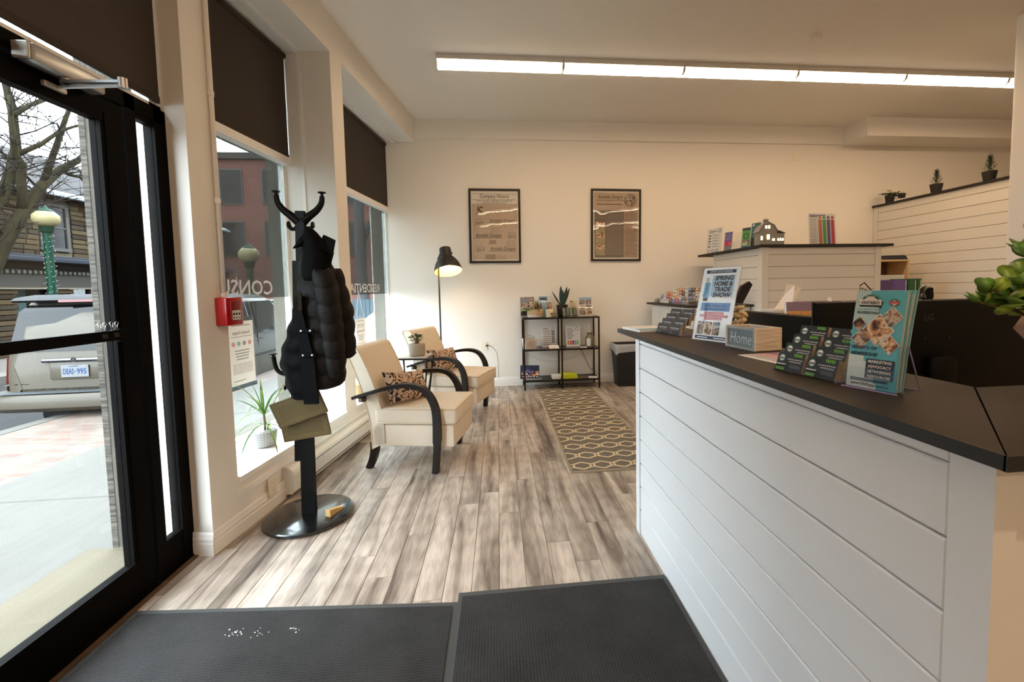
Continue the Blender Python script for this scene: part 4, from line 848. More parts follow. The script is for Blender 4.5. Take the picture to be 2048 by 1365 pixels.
def k_drac(t, rr, z0, sc):
    e = B(); e.tube([(0,0,z0-.01),(.004,0,z0+.06),(0,0,z0+.12)],.007,n=6); e.tube([(.01,.01,z0-.01),(.02,.01,z0+.05)],.005,n=5); e.build('stem', STEM, t)
    e = B()
    for k in range(30):
        a_ = k*2.4; low = k % 3 == 0; leaf_blade(e, (0,0,z0+(.05 if low else .115)), (math.cos(a_),math.sin(a_),0), .35 if low else rr.uniform(.45,.9), rr.uniform(.18,.30), rr.uniform(.010,.016), rr.uniform(1.6,2.4) if low else rr.uniform(.5,2.0), GREEN if k%2 else GRN_L)
    e.build('leaves', GREEN, t)
pot_plant('potted_dracaena', 'spiky dracaena in a grey patterned pot on the sill by the coat rack', wp(.66,.16,SILL), [(.045,0),(.058,.008),(.068,.05),(.072,.095),(.070,.104),(.066,.106)], GEO, k_drac, seed=2)
def k_vine(t, rr, z0, sc):
    st_ = B(); lv = B()
    for k in range(16):
        a_ = rr.random()*6.28; h_ = rr.uniform(.10,.34); sp_ = rr.uniform(.03,.16); pts = [(0,0,z0),(sp_*.5*math.cos(a_),sp_*.5*math.sin(a_),z0+h_*.7),(sp_*math.cos(a_),sp_*math.sin(a_),z0+h_)]; st_.tube(pts,.002,n=4)
        for q in range(8):
            f_ = .25+.75*q/7; p_ = np.array(pts[0])*(1-f_)**2+2*np.array(pts[1])*f_*(1-f_)+np.array(pts[2])*f_*f_; g_ = rr.random()*6.28; oval_leaf(lv, tuple(p_), (math.cos(g_),math.sin(g_),.3), .026, .018, [GREEN,GRN_D,GRN_L][rr.randrange(3)])
    st_.build('stem', STEM, t); lv.build('foliage', GREEN, t)
pot_plant('potted_shrub', 'leafy green plant in a wooden pot on the sill behind the nearest armchair', wp(2.02,.12,SILL), [(.05,0),(.065,.01),(.072,.11)], M('wood_pot',(170,140,98),.7), k_vine, seed=8)
pot_plant('potted_shrub', 'small white flowering plant further along the sill behind the side table', wp(2.42,.10,SILL), [(.04,0),(.05,.01),(.055,.08)], TRIM, k_bush(18,.12,.08,.03,.02,GREEN,[GREEN,M('petal',(220,210,200),.6)]), seed=9)
# ---- hanging notices in the windows
PAPER = M('paper',(236,234,230),.7); INK = M('ink',(60,60,64),.7); ACR = glass('acrylic',(.97,.98,.99),1.2); INKL = M('ink_light',(150,150,152),.7); PINK = M('print_pink',(206,150,160),.7); TEAL = M('print_teal',(120,176,190),.7)
def notice(label, s_, z_, w_, h_, seed, foot=True):
    t = thing('hanging_notice', label, 'notice', wp(s_,.385,z_), math.pi/2-WANG)
    B().box((-w_/2-.012,-.003,-.03),(w_/2+.012,.003,h_+.035)).build('sleeve', ACR, t)
    e = B(); e.box((-w_/2,-.0045,0),(w_/2,-.0035,h_)); e.build('paper', PAPER, t)
    e = B(); rr = random.Random(seed); y_ = -.0052
    e.rect(-w_*.38,h_*.93,w_*.76,.006,INKL,y_); e.text('Annable Designs',0,h_*.80,.03,INK,y_,'CENTER',w_*.72,mirror=True,shear=.3); e.rect(-w_*.42,h_*.755,w_*.84,.004,INKL,y_)
    for q in range(4): e.disc(-w_*.34+q*w_*.22,h_*.65,.016,[PINK,TEAL,INKL,PINK][q],y_,12)
    for q in range(4): e.rect(-w_*(.30-.02*q),h_*(.53-.045*q),w_*(.60-.04*q),.008,INKL,y_)
    e.rect(-w_*.40,h_*.17,w_*.8,h_*.17,M('faint_photo',(214,206,204),.7,var=.2,vscale=30),y_); e.rect(-w_*.4,h_*.06,w_*.5,.006,INKL,y_)
    e.build('print', None, t)
    if foot: e = B(); e.box((-w_/2-.012,-.005,-.03),(w_/2+.012,-.0035,-.001)); e.build('dark_footer', M('footer_slate',(70,84,96),.6), t)
    e = B(); e.tube([(-w_*.35,0,h_+.03),(0,.005,h_+.30),(w_*.35,0,h_+.03)],.0012,n=4); e.build('hanging_wire', M('thin_wire',(220,222,226),.4), t)
    e = B().at((0,0,h_+.31)); e.lathe([(.001,-.012),(.018,-.004),(.018,.006),(.006,.02),(.001,.022)],n=12); e.build('suction_hook', ACR, t)
notice('white notice hanging in the window by the coat rack', .80,.70,.235,.43,3)
notice('white notice hanging in the window behind the armchairs', 2.64,.62,.235,.40,4,False)
# ---- mats and rug
def rib_mat(name, axis):
    m, nt, b, N, L = nodes_mat(name); tc = N('ShaderNodeTexCoord'); wv = N('ShaderNodeTexWave'); wv.bands_direction = axis; wv.inputs['Scale'].default_value = 28; wv.inputs['Distortion'].default_value=1.2; wv.inputs['Detail'].default_value=3; wv.inputs['Detail Scale'].default_value=8; L(tc.outputs['Object'], wv.inputs[0])
    n = N('ShaderNodeTexNoise'); n.inputs['Scale'].default_value=300; n.inputs['Detail'].default_value=6; L(tc.outputs['Object'], n.inputs[0]); n3 = N('ShaderNodeTexNoise'); n3.inputs['Scale'].default_value=5; n3.inputs['Detail'].default_value=4; L(tc.outputs['Object'], n3.inputs[0])
    r = N('ShaderNodeValToRGB'); r.color_ramp.elements[0].position=.35; r.color_ramp.elements[0].color=(*rgb(20,19,19),1); r.color_ramp.elements[1].position=.72; r.color_ramp.elements[1].color=(*rgb(60,59,59),1)
    md = N('ShaderNodeMath'); md.operation='MULTIPLY_ADD'; md.inputs[1].default_value=.12; L(wv.outputs[1] if len(wv.outputs)>1 else wv.outputs[0], md.inputs[0]); md2 = N('ShaderNodeMath'); md2.operation='MULTIPLY_ADD'; md2.inputs[1].default_value=.55; L(n.outputs[0], md2.inputs[0]); md3 = N('ShaderNodeMath'); md3.operation='MULTIPLY'; md3.inputs[1].default_value=.35; L(n3.outputs[0], md3.inputs[0]); L(md3.outputs[0], md2.inputs[2]); L(md2.outputs[0], md.inputs[2]); L(md.outputs[0], r.inputs[0])
    L(r.outputs[0], b.inputs['Base Color']); b.inputs['Roughness'].default_value=.95
    bp = N('ShaderNodeBump'); bp.inputs['Strength'].default_value=.6; bp.inputs['Distance'].default_value=.004; L(md.outputs[0], bp.inputs['Height']); L(bp.outputs[0], b.inputs['Normal']); return m
RUB = M('mat_rubber',(66,68,68),.7,var=.2,vscale=60)
def mat(label, pts, z, mm):
    c_ = np.mean(np.array(pts),0); t = thing('floor_mat', label, 'floor mat', (c_[0],c_[1],z)); q = [np.array(p)-c_ for p in pts]
    B().prism([tuple(p) for p in q], 0, .005).build('rubber_edge', RUB, t)
    ins = [p*(1-.024/np.linalg.norm(p)*1.4) for p in q]; B().prism([tuple(p) for p in ins], .005, .009).build('carpet', mm, t)
mat('charcoal ribbed floor mat in front of the entrance door', [(-1.53,.45),(-.185,.36),(-.198,1.758),(-1.53,1.874)], .0, rib_mat('mat_ribs_across','Y'))
mat('black ribbed floor mat along the reception counter, overlapping the other', [(-.20,.35),(.715,.35),(.715,1.803),(-.20,1.80)], .0095, rib_mat('mat_ribs_along','X'))
e = B(); rr = random.Random(2)
for k in range(30):
    cl = on_z(*rr.choice([(466,1268),(590,1262),(588,1258),(480,1266),(516,1266),(470,1270)]),.01); r_ = rr.uniform(.0010,.0030); e.at((cl[0]+rr.gauss(0,.016),cl[1]+rr.gauss(0,.012),.0095)).sphere((0,0,r_*.6),(r_*1.4,r_,r_*.8),n=5,k=3)
tag(e.build('salt_crumbs', M('road_salt',(232,232,232),.8)), 'white road salt crumbs scattered on the entrance mat', 'salt', kind='stuff')
RUGB = M('rug_weave',(112,102,90),.95,var=.5,vscale=220,bump=.6,bscale=260,stretch=(1,.25,1)); RUGL = M('rug_line',(214,196,158),.95,bump=.4,bscale=200)
rug = thing('runner_rug', 'grey runner rug with cream hexagon lattice in front of the shelf', 'rug', (.485,2.95,0))
RW, RL = .70, 2.62
B().box((0,0,.0),(RW,RL,.006)).build('pile', RUGB, rug); 
e = B(); e.box((0,-.012,0),(RW,.012,.0075)); e.box((-.004,0,0),(.010,RL,.0075)); e.box((RW-.010,0,0),(RW+.004,RL,.0075)); e.build('binding', M('rug_binding',(150,138,118),.95,var=.3,vscale=120), rug)
e = B(); pw_, ph_ = .152, .192; z_ = .0062
def seg(a_, b_, w_):
    a_ = np.array(a_,float); b_ = np.array(b_,float)
    if (a_[0]<.012 and b_[0]<.012) or (a_[0]>RW-.012 and b_[0]>RW-.012) or min(a_[1],b_[1])>RL-.02 or max(a_[1],b_[1])<.02: return
    def clip(p,q):
        for i_,lo_,hi_ in ((0,.012,RW-.012),(1,.014,RL-.005)):
            for lim,s_ in ((lo_,1),(hi_,-1)):
                if (p[i_]-lim)*s_ < 0 and (q[i_]-lim)*s_ > 0: p = p+(q-p)*((lim-p[i_])/(q[i_]-p[i_]))
        return p
    A_, B_ = clip(a_,b_), clip(b_,a_); d_ = B_-A_
    if np.linalg.norm(d_) < .004: return
    n_ = np.array([-d_[1],d_[0]])/np.linalg.norm(d_)*w_/2
    for z0_,z1_ in ((.006,.0072),): e.prism([tuple(A_-n_),tuple(B_-n_),tuple(B_+n_),tuple(A_+n_)], z0_, z1_)
for i in range(-1,6):
    for j in range(-1,15):
        cx_ = .10+i*pw_+(pw_/2 if j%2 else 0); cy_ = .10+j*ph_
        hx, hy, dx_ = pw_*.36, ph_*.33, pw_*.5
        # hexagon cell and the small diamond between cells
        hexa = [(cx_-hx,cy_),(cx_-hx*.45,cy_+hy),(cx_+hx*.45,cy_+hy),(cx_+hx,cy_),(cx_+hx*.45,cy_-hy),(cx_-hx*.45,cy_-hy)] if False else [(cx_,cy_+hy),(cx_+dx_*.82,cy_+hy*.42),(cx_+dx_*.82,cy_-hy*.42),(cx_,cy_-hy),(cx_-dx_*.82,cy_-hy*.42),(cx_-dx_*.82,cy_+hy*.42)]
        for k in range(6): seg(hexa[k],hexa[(k+1)%6],.016)
        dia = [(cx_+dx_,cy_+hy*.42),(cx_+dx_*1.55,cy_+ph_/2),(cx_+dx_,cy_+ph_-hy*.42),(cx_+dx_*.45,cy_+ph_/2)]
        seg((cx_+dx_*.82,cy_-hy*.42),(cx_+dx_*1.18,cy_-hy*.42),.012); seg((cx_+dx_*.82,cy_+hy*.42),(cx_+dx_*1.18,cy_+hy*.42),.012)
o = e.build('lattice', RUGL, rug); o['kind'] = 'stuff'
# ================================================================ reception side
CFRONT = M('counter_paint', (222,224,226), .5, bump=.03, bscale=150); TOPM = M('dark_counter_top', (48,40,35), .55, var=.25, vscale=6, bump=.06, bscale=120, stretch=(1,.3,1), spec=.25); EDGE = M('counter_edge_black', (22,21,21), .5)
t = thing('reception_counter', 'L-shaped white shiplap reception counter with dark brown top', 'counter', (.70,.52,0))
CT0, CT1 = 1.05, 1.07
def cc(x, y): return (x-.70, y-.52)
BX = 1.085
e = B(); e.prism([cc(.70,.52),cc(BX,.875),cc(BX,2.47),cc(.70,2.47)], CT0+.001, CT1); a1 = e.build('counter_top', TOPM, t)
e = B(); e.prism([cc(.702,.519),cc(2.6,.519),cc(2.6,.87),cc(BX+.001,.87)], CT0+.001, CT1); e.build('counter_top', TOPM, t)
e = B(); e.box((-.004,-.004,CT0-.002),(.0005,1.954,CT1+.0005)); e.box((-.004,-.006,CT0-.002),(1.9,-.0012,CT1+.0005)); e.box((-.004,1.9502,CT0-.002),(BX-.70,1.956,CT1+.0005)); e.build('edge_strip', EDGE, t)
e = B(); e.box((*cc(.745,.60),0),(*cc(.80,2.14),CT0)); e.box((*cc(.745,.58),0),(*cc(2.55,.64),CT0)); e.build('frame_wall', CFRONT, t)
zs = [CT0, 1.019-.0] + [1.019-.1265*k for k in range(1,9)] + [.0]
bm_ = {}
for a_, b_ in zip(zs[:-1], zs[1:]):
    h_ = a_-b_
    if h_ < .006: continue
    k = round(h_,3)
    if k not in bm_: o = B().rbox((0,0,.0018),(.018,1.535,k-.0018),.0035,seg=1).build('board', CFRONT); bm_[k] = o.data; bpy.data.objects.remove(o)
    part('board', bm_[k], t, (.722-.70,.612-.52,b_))
e = B(); e.prism([cc(.7215,.546),cc(.76,.546),cc(.76,.5485),cc(.742,.5485),cc(.742,.611),cc(.7215,.611)],0,CT0); e.build('corner_board', CFRONT, t)
e = B(); e.box((*cc(.716,2.148),0),(*cc(.76,2.20),CT0)); e.build('corner_board', CFRONT, t)
e = B(); e.box((*cc(.745,.552),0),(*cc(2.55,.578),CT0-.11)); e.box((*cc(.745,.549),CT0-.11),(*cc(2.55,.578),CT0)); e.build('end_panel', CFRONT, t)
o = B().at((0,0,0),(0,-math.pi/2,0)).lathe([(.004,0),(.004,.002)],n=8).build('nail_hole', BLACK); nm_ = o.data; bpy.data.objects.remove(o)
for k in range(8): part('nail_hole', nm_, t, (.722-.70-.0005, 2.149-.52, 1.019-.1265*k))
# ---- desk behind with the screens
DESK = M('desk_laminate', (170,150,126), .5)
t = thing('reception_desk', 'work desk hidden behind the reception counter', 'desk', (1.6,1.9,0))
B().rbox((-.40,-.95,.72),(.60,.75,.75),.004).build('desk_top', DESK, t)
for x_, y_ in ((-.34,-.9),(.54,-.9),(-.34,.7),(.54,.7)): B().rbox((x_-.025,y_-.025,0),(x_+.025,y_+.025,.72),.004).build('leg', BLACKM, t)
MON = M('monitor_black', (9,8,8), .5, spec=.12); MON2 = M('monitor_gloss_logo', (26,25,25), .35)
def monitor(label, loc, rz, w_, h_, z0, logo=None):
    t = thing('monitor', label, 'monitor', loc, rz)
    B().rbox((-w_/2,-.012,z0),(w_/2,.016,z0+h_),.006).build('back_cover', MON, t, 30); B().rbox((-w_/2-.002,.016,z0-.002),(w_/2+.002,.024,z0+h_+.002),.003).build('screen_bezel', M('screen_bezel',(30,28,27),.4,spec=.2), t)
    B().rbox((-.05,-.05,0),(.05,-.012,z0+h_*.45),.012).build('stand_neck', MON, t, 30); B().rbox((-.14,-.10,0),(.14,.08,.012),.006).build('stand_foot', MON, t, 30)
    for x_ in (-.05,.05):
        for z_ in (h_*.35, h_*.62): e = B(); e.disc(x_,z0+z_,.004,MON2,-.0125,8); e.build('screw', None, t)
    if logo: e = B(); e.text(logo,-w_*.04,z0+h_*.80,.034,MON2,-.0125,'CENTER',bold=.02); e.build('logo', None, t)
    return t
monitor('black computer monitor seen from behind, beside the wooden tissue box', (1.26,1.84,.75), math.radians(-90), .54, .33, .10)
monitor('wide black computer monitor seen from behind, next to the teal brochures', (1.625,1.45,.75), math.radians(0), .955, .37, .125, 'LG')
# ---- things on the counter
Z = CT1 + .0006
PURP = M('acrylic_edge', (150,140,190), .2); BLU = M('print_blue',(86,120,176),.6); RDP = M('print_red',(196,70,84),.6); NAVY = M('print_navy',(44,58,80),.6); BRN = M('print_brown',(72,62,54),.6); WHT = M('print_white',(234,234,234),.6); SKYB = M('print_sky',(120,180,214),.6); LIME = M('print_lime',(120,200,60),.6); GRD = M('print_green',(48,104,62),.6); TQ = M('print_turquoise',(72,172,196),.6, var=.3, vscale=10); PHOTO = photo('print_photo',[(36,34,38),(84,78,80),(150,120,100),(196,180,166),(96,110,120),(60,48,42)],34); PHOTO2 = photo('print_photo_warm',[(54,38,30),(120,84,58),(196,150,112),(224,206,186),(140,120,70),(90,60,48)],34); GREY = M('print_grey',(128,128,130),.6); PURPL = M('print_purple',(112,92,158),.6); MAG = M('print_magenta',(196,40,96),.6); ORG = M('print_orange',(226,150,60),.6); CHAR = M('print_charcoal',(40,40,42),.6); CREAMP = M('print_cream',(226,212,178),.6); GRN2 = M('print_bright_green',(86,168,84),.6); SAL = M('print_salmon',(206,120,92),.6)
def sheet(name, label, cat, loc, rz, tilt, w_, h_, draw, th=.0012, paper=None, holder=None, group=None, roll=0):
    t = thing(name, label, cat, loc, 0, group, rot=(-math.radians(tilt), math.radians(roll), rz))
    B().box((-w_/2,0,0),(w_/2,th,h_)).build('paper', paper or PAPER, t)
    e = B(); draw(e, w_, h_); e.build('print', None, t)
    if holder:
        e = B(); e.box((-w_/2-.004,-.004,-.001),(w_/2+.004,-.002,h_+.004)); e.box((-w_/2-.004,th+.001,-.001),(w_/2+.004,th+.003,h_+.004)); e.build('acrylic_sleeve', ACR, t)
        e = B(); e.box((-w_/2-.004,-.004,-.002),(w_/2+.004,holder,.0)); e.build('acrylic_foot', ACR, t)
    return t
YP = -.0008
def d_show(e, w, h):
    e.rect(-w*.40,h*.92,w*.80,h*.045,NAVY,YP); e.text('SUPPORT LOCAL BUSINESSES',0,h*.93,.012,WHT,YP*1.5,'CENTER',w*.62)
    e.rect(-w*.40,h*.58,w*.17,h*.21,SKYB,YP); e.rect(-w*.20,h*.60,w*.60,h*.29,M('print_pale_blue',(170,196,214),.6),YP)
    for k, s_ in enumerate(('SPRING','HOME &','TRADE','SHOW')): e.text(s_,w*.12,h*(.825-.077*k),h*.082,BRN,YP*2,'CENTER',w*(.50 if k!=2 else .44),bold=.045,shear=.12)
    e.text('Prescott',-w*.28,h*.60,.034,BRN,YP*2,width=h*.26,rot=math.pi/2); e.rect(-w*.38,h*.535,w*.13,h*.045,BRN,YP*2)
    e.rect(-w*.40,h*.40,w*.80,h*.115,BLU,YP); e.text('APRIL 24-26, 2026',0,h*.462,h*.036,NAVY,YP*2,'CENTER',w*.62,bold=.02); e.rect(-w*.28,h*.425,w*.56,.003,NAVY,YP*2)
    for k, f_ in enumerate((.52,.76,.48)):
        e.rect(-w*f_/2,h*(.355-.038*k),w*f_,h*.033,RDP,YP); e.text(('NOW ACCEPTING','2026 VENDOR BOOTH','APPLICATIONS')[k],0,h*(.361-.038*k),h*.024,WHT,YP*2,'CENTER',w*f_*.9)
    for k in range(3): e.rect(-w*.40+k*w*.215,h*.08,w*.19,h*.175,(PHOTO,PHOTO2,PHOTO)[k],YP)
    e.rect(-w*.42,h*.02,w*.84,h*.042,NAVY,YP); e.rect(-w*.36,h*.034,w*.30,.004,WHT,YP*2); e.rect(.02,h*.034,w*.30,.004,WHT,YP*2)
_a, _b = on_z(1390,680,CT1), on_z(1452,690,CT1); _m = (_a+_b)/2; SA = math.radians(-68)
t = sheet('trade_show_sign', 'tilted acrylic sign for the spring home and trade show on the counter', 'sign', (.906,1.775,Z+.0045), SA, 14,   .192, .328, d_show, holder=None)
e = B(); e.box((-.101,.0015,-.004),(.101,.004,.333)); e.box((-.101,-.0035,-.004),(.101,-.0015,.333)); e.build('acrylic_sleeve', ACR, t); e = B(); e.box((-.096,.0012,0),(.096,.0016,.328)); e.build('paper_back', PAPER, t)
e = B(); e.add([(-.108,.004,-.003),(.108,.004,-.003),(.108,.090,.020),(-.108,.090,.020),(-.108,.004,0),(.108,.004,0),(.108,.090,.023),(-.108,.090,.023)],[(0,3,2,1),(4,5,6,7),(0,1,5,4),(2,3,7,6)]); e.build('acrylic_foot', ACR, t)
# card holders (tiered acrylic) and their card stacks
def card_holder(label, loc, rz, tiers, cw, ch, depth, rise, face, cards_label, group, th, lean=18, skip=()):
    t = thing('card_holder', label, 'card holder', loc, rz)
    W_ = cw*2+.012
    for k in range(tiers):
        y0, z0 = k*depth, k*rise
        e = B(); e.box((-W_/2,y0-.003,z0),(W_/2,y0,z0+.022)); e.box((-W_/2,y0,z0),(W_/2,y0+depth,z0+.002)); e.build('pocket', ACR, t)
    for s in (-1,1):
        e = B(); e.prism([(s*W_/2-.001,0),(s*W_/2+.001,0),(s*W_/2+.001,depth*tiers),(s*W_/2-.001,depth*tiers)],0,.004); e.tube([(s*W_/2,depth*tiers-.004,0),(s*W_/2,depth*tiers-.004,rise*(tiers-1))],.002,n=5); e.build('side_rib', PURP, t)
    rowname = ['front row','second row','third row','back row']
    for k in range(tiers):
        for s in (-1,1):
            if (k,s) in skip: continue
            p_ = Matrix.Rotation(rz,4,'Z') @ Vector((s*(cw/2+.003), k*depth+.004, k*rise+.0025)); q = thing('card_stack', cards_label % (rowname[k], 'left' if s < 0 else 'right'), 'business cards', tuple(Vector(loc)+p_), 0, group, rot=(-math.radians(lean),0,rz))
            B().box((-cw/2+.001,0,0),(cw/2-.001,th*(1 if (k+s)%2 else .7),ch)).build('cards', M('card_edge',(176,160,138),.8,var=.25,vscale=300,stretch=(1,60,1)), q)
            e = B(); face(e, cw, ch); e.build('card_face', None, q)
def f_green(e, w, h):
    y = -.0006; e.rect(-w/2+.001,0,w-.002,h,M('card_black',(26,27,28),.45),y); y *= 1.6
    e.disc(-w*.31,h*.68,h*.21,GRD,y); e.disc(-w*.31,h*.68,h*.16,WHT,y*1.2); e.rect(-w*.45,h*.61,w*.28,h*.10,M('ribbon_navy',(60,58,84),.6),y*1.5); e.text('ONTARIO',-w*.31,h*.635,h*.07,WHT,y*1.8,'CENTER',w*.22)
    e.text('ONTARIO APPROVED',w*.16,h*.62,h*.085,WHT,y*1.3,'CENTER',w*.54,bold=.02); e.text('PROFESSIONALS',w*.19,h*.50,h*.08,WHT,y*1.3,'CENTER',w*.42,bold=.02)
    for k in range(5):
        x = w*.12+k*w*.06; e.add([(x,y*1.3,h*.82),(x+w*.035,y*1.3,h*.82),(x+w*.015,y*1.3,h*.97),(x-w*.02,y*1.3,h*.97)],[(0,1,2,3)],LIME)
        x = -w*.46+k*w*.065; e.add([(x,y*1.3,h*.03),(x+w*.04,y*1.3,h*.03),(x+w*.055,y*1.3,h*.18),(x+w*.015,y*1.3,h*.18)],[(0,1,2,3)],LIME)
    e.rect(-w*.46,h*.32,w*.34,h*.05,WHT,y*1.3); e.rect(w*.02,h*.30,w*.36,h*.03,GREY,y*1.3); e.rect(w*.02,h*.22,w*.40,h*.03,GREY,y*1.3)
def f_dark(e, w, h):
    y = -.0006; e.rect(-w/2+.001,0,w-.002,h,M('card_charcoal',(56,54,52),.5),y); e.text('Annable Designs',0,h*.58,h*.20,WHT,y*2,'CENTER',w*.74,shear=.3); e.rect(-w*.34,h*.46,w*.68,h*.04,GREY,y*2); e.rect(-w*.4,h*.16,w*.3,h*.05,GREY,y*2)
card_holder('clear tiered card holder full of dark cards near the far end of the counter', (.845,2.10,Z), math.radians(-76), 4, .092, .053, .027, .024, f_dark, 'dark charcoal business cards, %s %s, in the holder beside the trade show sign', 'charcoal business cards', .014)
card_holder('clear tiered card holder full of black and green cards in front of the teal brochures', (.797,1.058,Z), math.radians(-80), 4, .090, .053, .026, .024, f_green, 'black and green business cards, %s %s, in the holder beside the teal brochures', 'black and green business cards', .018)
# ---- wooden tissue box with metal Home lettering, seashell jar
WASH = M('whitewashed_wood',(204,190,172),.8,var=.22,vscale=9,stretch=(1,1,7),bump=.5,bscale=12); WASHF = M('blue_grey_wood',(110,122,124),.8,var=.25,vscale=10,stretch=(6,1,1))
bx = thing('tissue_box', 'whitewashed wooden box with silver Home lettering on the counter', 'box', (.916,1.555,Z), math.radians(-84))
def bside(e, lo, hi): e.rbox(lo,hi,.002,seg=1)
L_ = .178; D_ = .112; h_ = .085
for nm_, lo, hi in (('side_panel',(-L_/2,0,0),(-L_/2+.010,D_,h_)),('side_panel',(L_/2-.010,0,0),(L_/2,D_,h_)),('back_panel',(-L_/2+.01,D_-.01,0),(L_/2-.01,D_,h_))): e = B(); bside(e,lo,hi); e.build(nm_, WASH, bx)
e = B(); e.box((-L_/2+.01,0.004,0),(L_/2-.01,.012,h_-.004)); e.build('front_panel', WASHF, bx)
e = B(); e.box((-L_/2+.01,-.0,0),(L_/2-.01,.008,.010)); e.box((-L_/2+.01,0,h_-.010),(L_/2-.01,.008,h_)); e.box((-L_/2+.009,0,.01),(-L_/2+.018,.008,h_-.01)); e.box((L_/2-.018,0,.01),(L_/2-.009,.008,h_-.01)); e.build('front_frame', M('grey_wood',(150,150,144),.8,var=.2,vscale=12), bx)
e = B(); e.box((-L_/2+.01,.012,h_-.03),(L_/2-.01,D_-.01,h_-.028)); e.build('inner_tray', M('tray_steel',(150,152,156),.3,metal=.8), bx)
e = B(); e.text('Home',0,.020,.062,M('silver_script',(206,210,212),.3,metal=.7),.0035,'CENTER',L_*.70,shear=.25,bold=-.0); e.build('lettering', None, bx)
e = B(); e.at((.02,.05,h_-.02)).sphere((0,0,0),.007,n=8,k=6); tag(e.build('glass_bead', M('bead_white',(240,240,240),.1), None, True, loc=(0,0,0)), 'tiny shiny bead lying in the wooden Home box', 'bead'); bpy.data.objects[-1] if False else None  # small glossy sphere in one even white
GB = [o for o in bpy.data.objects if o.name == 'glass_bead'][0]; GB.data.transform(Matrix.Translation((-.02,-.05,-(h_-.02)))); GB.location = (.985,1.52,Z+h_-.02)
jr = thing('shell_jar', 'arched clear jar filled with pale shells behind the Home box', 'jar', (1.025,1.76,Z), math.radians(-62))
poly = [(-.05,0),(.05,0)]+[(.05*math.cos(a_),.115+.05*math.sin(a_)) for a_ in np.linspace(0,math.pi,13)]
e = B(); e.prism_y(poly,-.022,.022); e.build('jar', glass('jar_glass',(.96,.96,.95),1.0), jr, 30)
sh_ = M('seashell',(226,204,164),.5,var=.2,vscale=40); rr = random.Random(6); o = B(); o.loft([[(r_*math.cos(a_),r_*.8*math.sin(a_),z_) for a_ in np.linspace(0,6.283,9)[:-1]] for r_,z_ in ((.001,-.014),(.008,-.009),(.012,0),(.010,.006),(.004,.012),(.001,.016))]); so = o.build('shell', sh_, None, True); sm = so.data; bpy.data.objects.remove(so)
for k in range(52):
    x_ = rr.uniform(-.038,.038); z_ = rr.uniform(.012,.150 if abs(x_)<.025 else .13); q = part('shell', sm, jr, (x_, rr.uniform(-.010,.006), z_), (rr.random()*6,rr.random()*6,rr.random()*6))
# ---- loose papers
def d_fly(e, w, h):
    e.rect(-w/2,h*.45,w,h*.55,M('print_mauve',(170,130,160),.6),YP); e.rect(-w*.3,h*.75,w*.6,.02,NAVY,YP*2)
    for k in range(5): e.rect(-w*.42,h*(.38-.075*k),w*.84,.006,RDP if k < 3 else INKL,YP*2)
t = sheet('paper_flyer', 'pink printed flyer lying on the counter in front of the Home box', 'flyer', (.985,1.30,Z+.0015), math.radians(75), 90, .19, .24, d_fly); t.rotation_euler = (math.radians(-90),0,math.radians(-84)); t.location = (.835,1.315,Z+.0016)
def d_mag(e, w, h): e.rect(-w/2,0,w,h*.3,TEAL,YP); e.rect(-w*.3,h*.6,w*.5,.01,INKL,YP*2)
t = sheet('magazine', 'thin pale magazines lying at the far end of the counter', 'magazine', (.90,2.36,Z), 0, 90, .20, .22, d_mag, th=.012); t.rotation_euler = (math.radians(-90),0,math.radians(8)); t.location = (.845,2.235,Z+.0130)
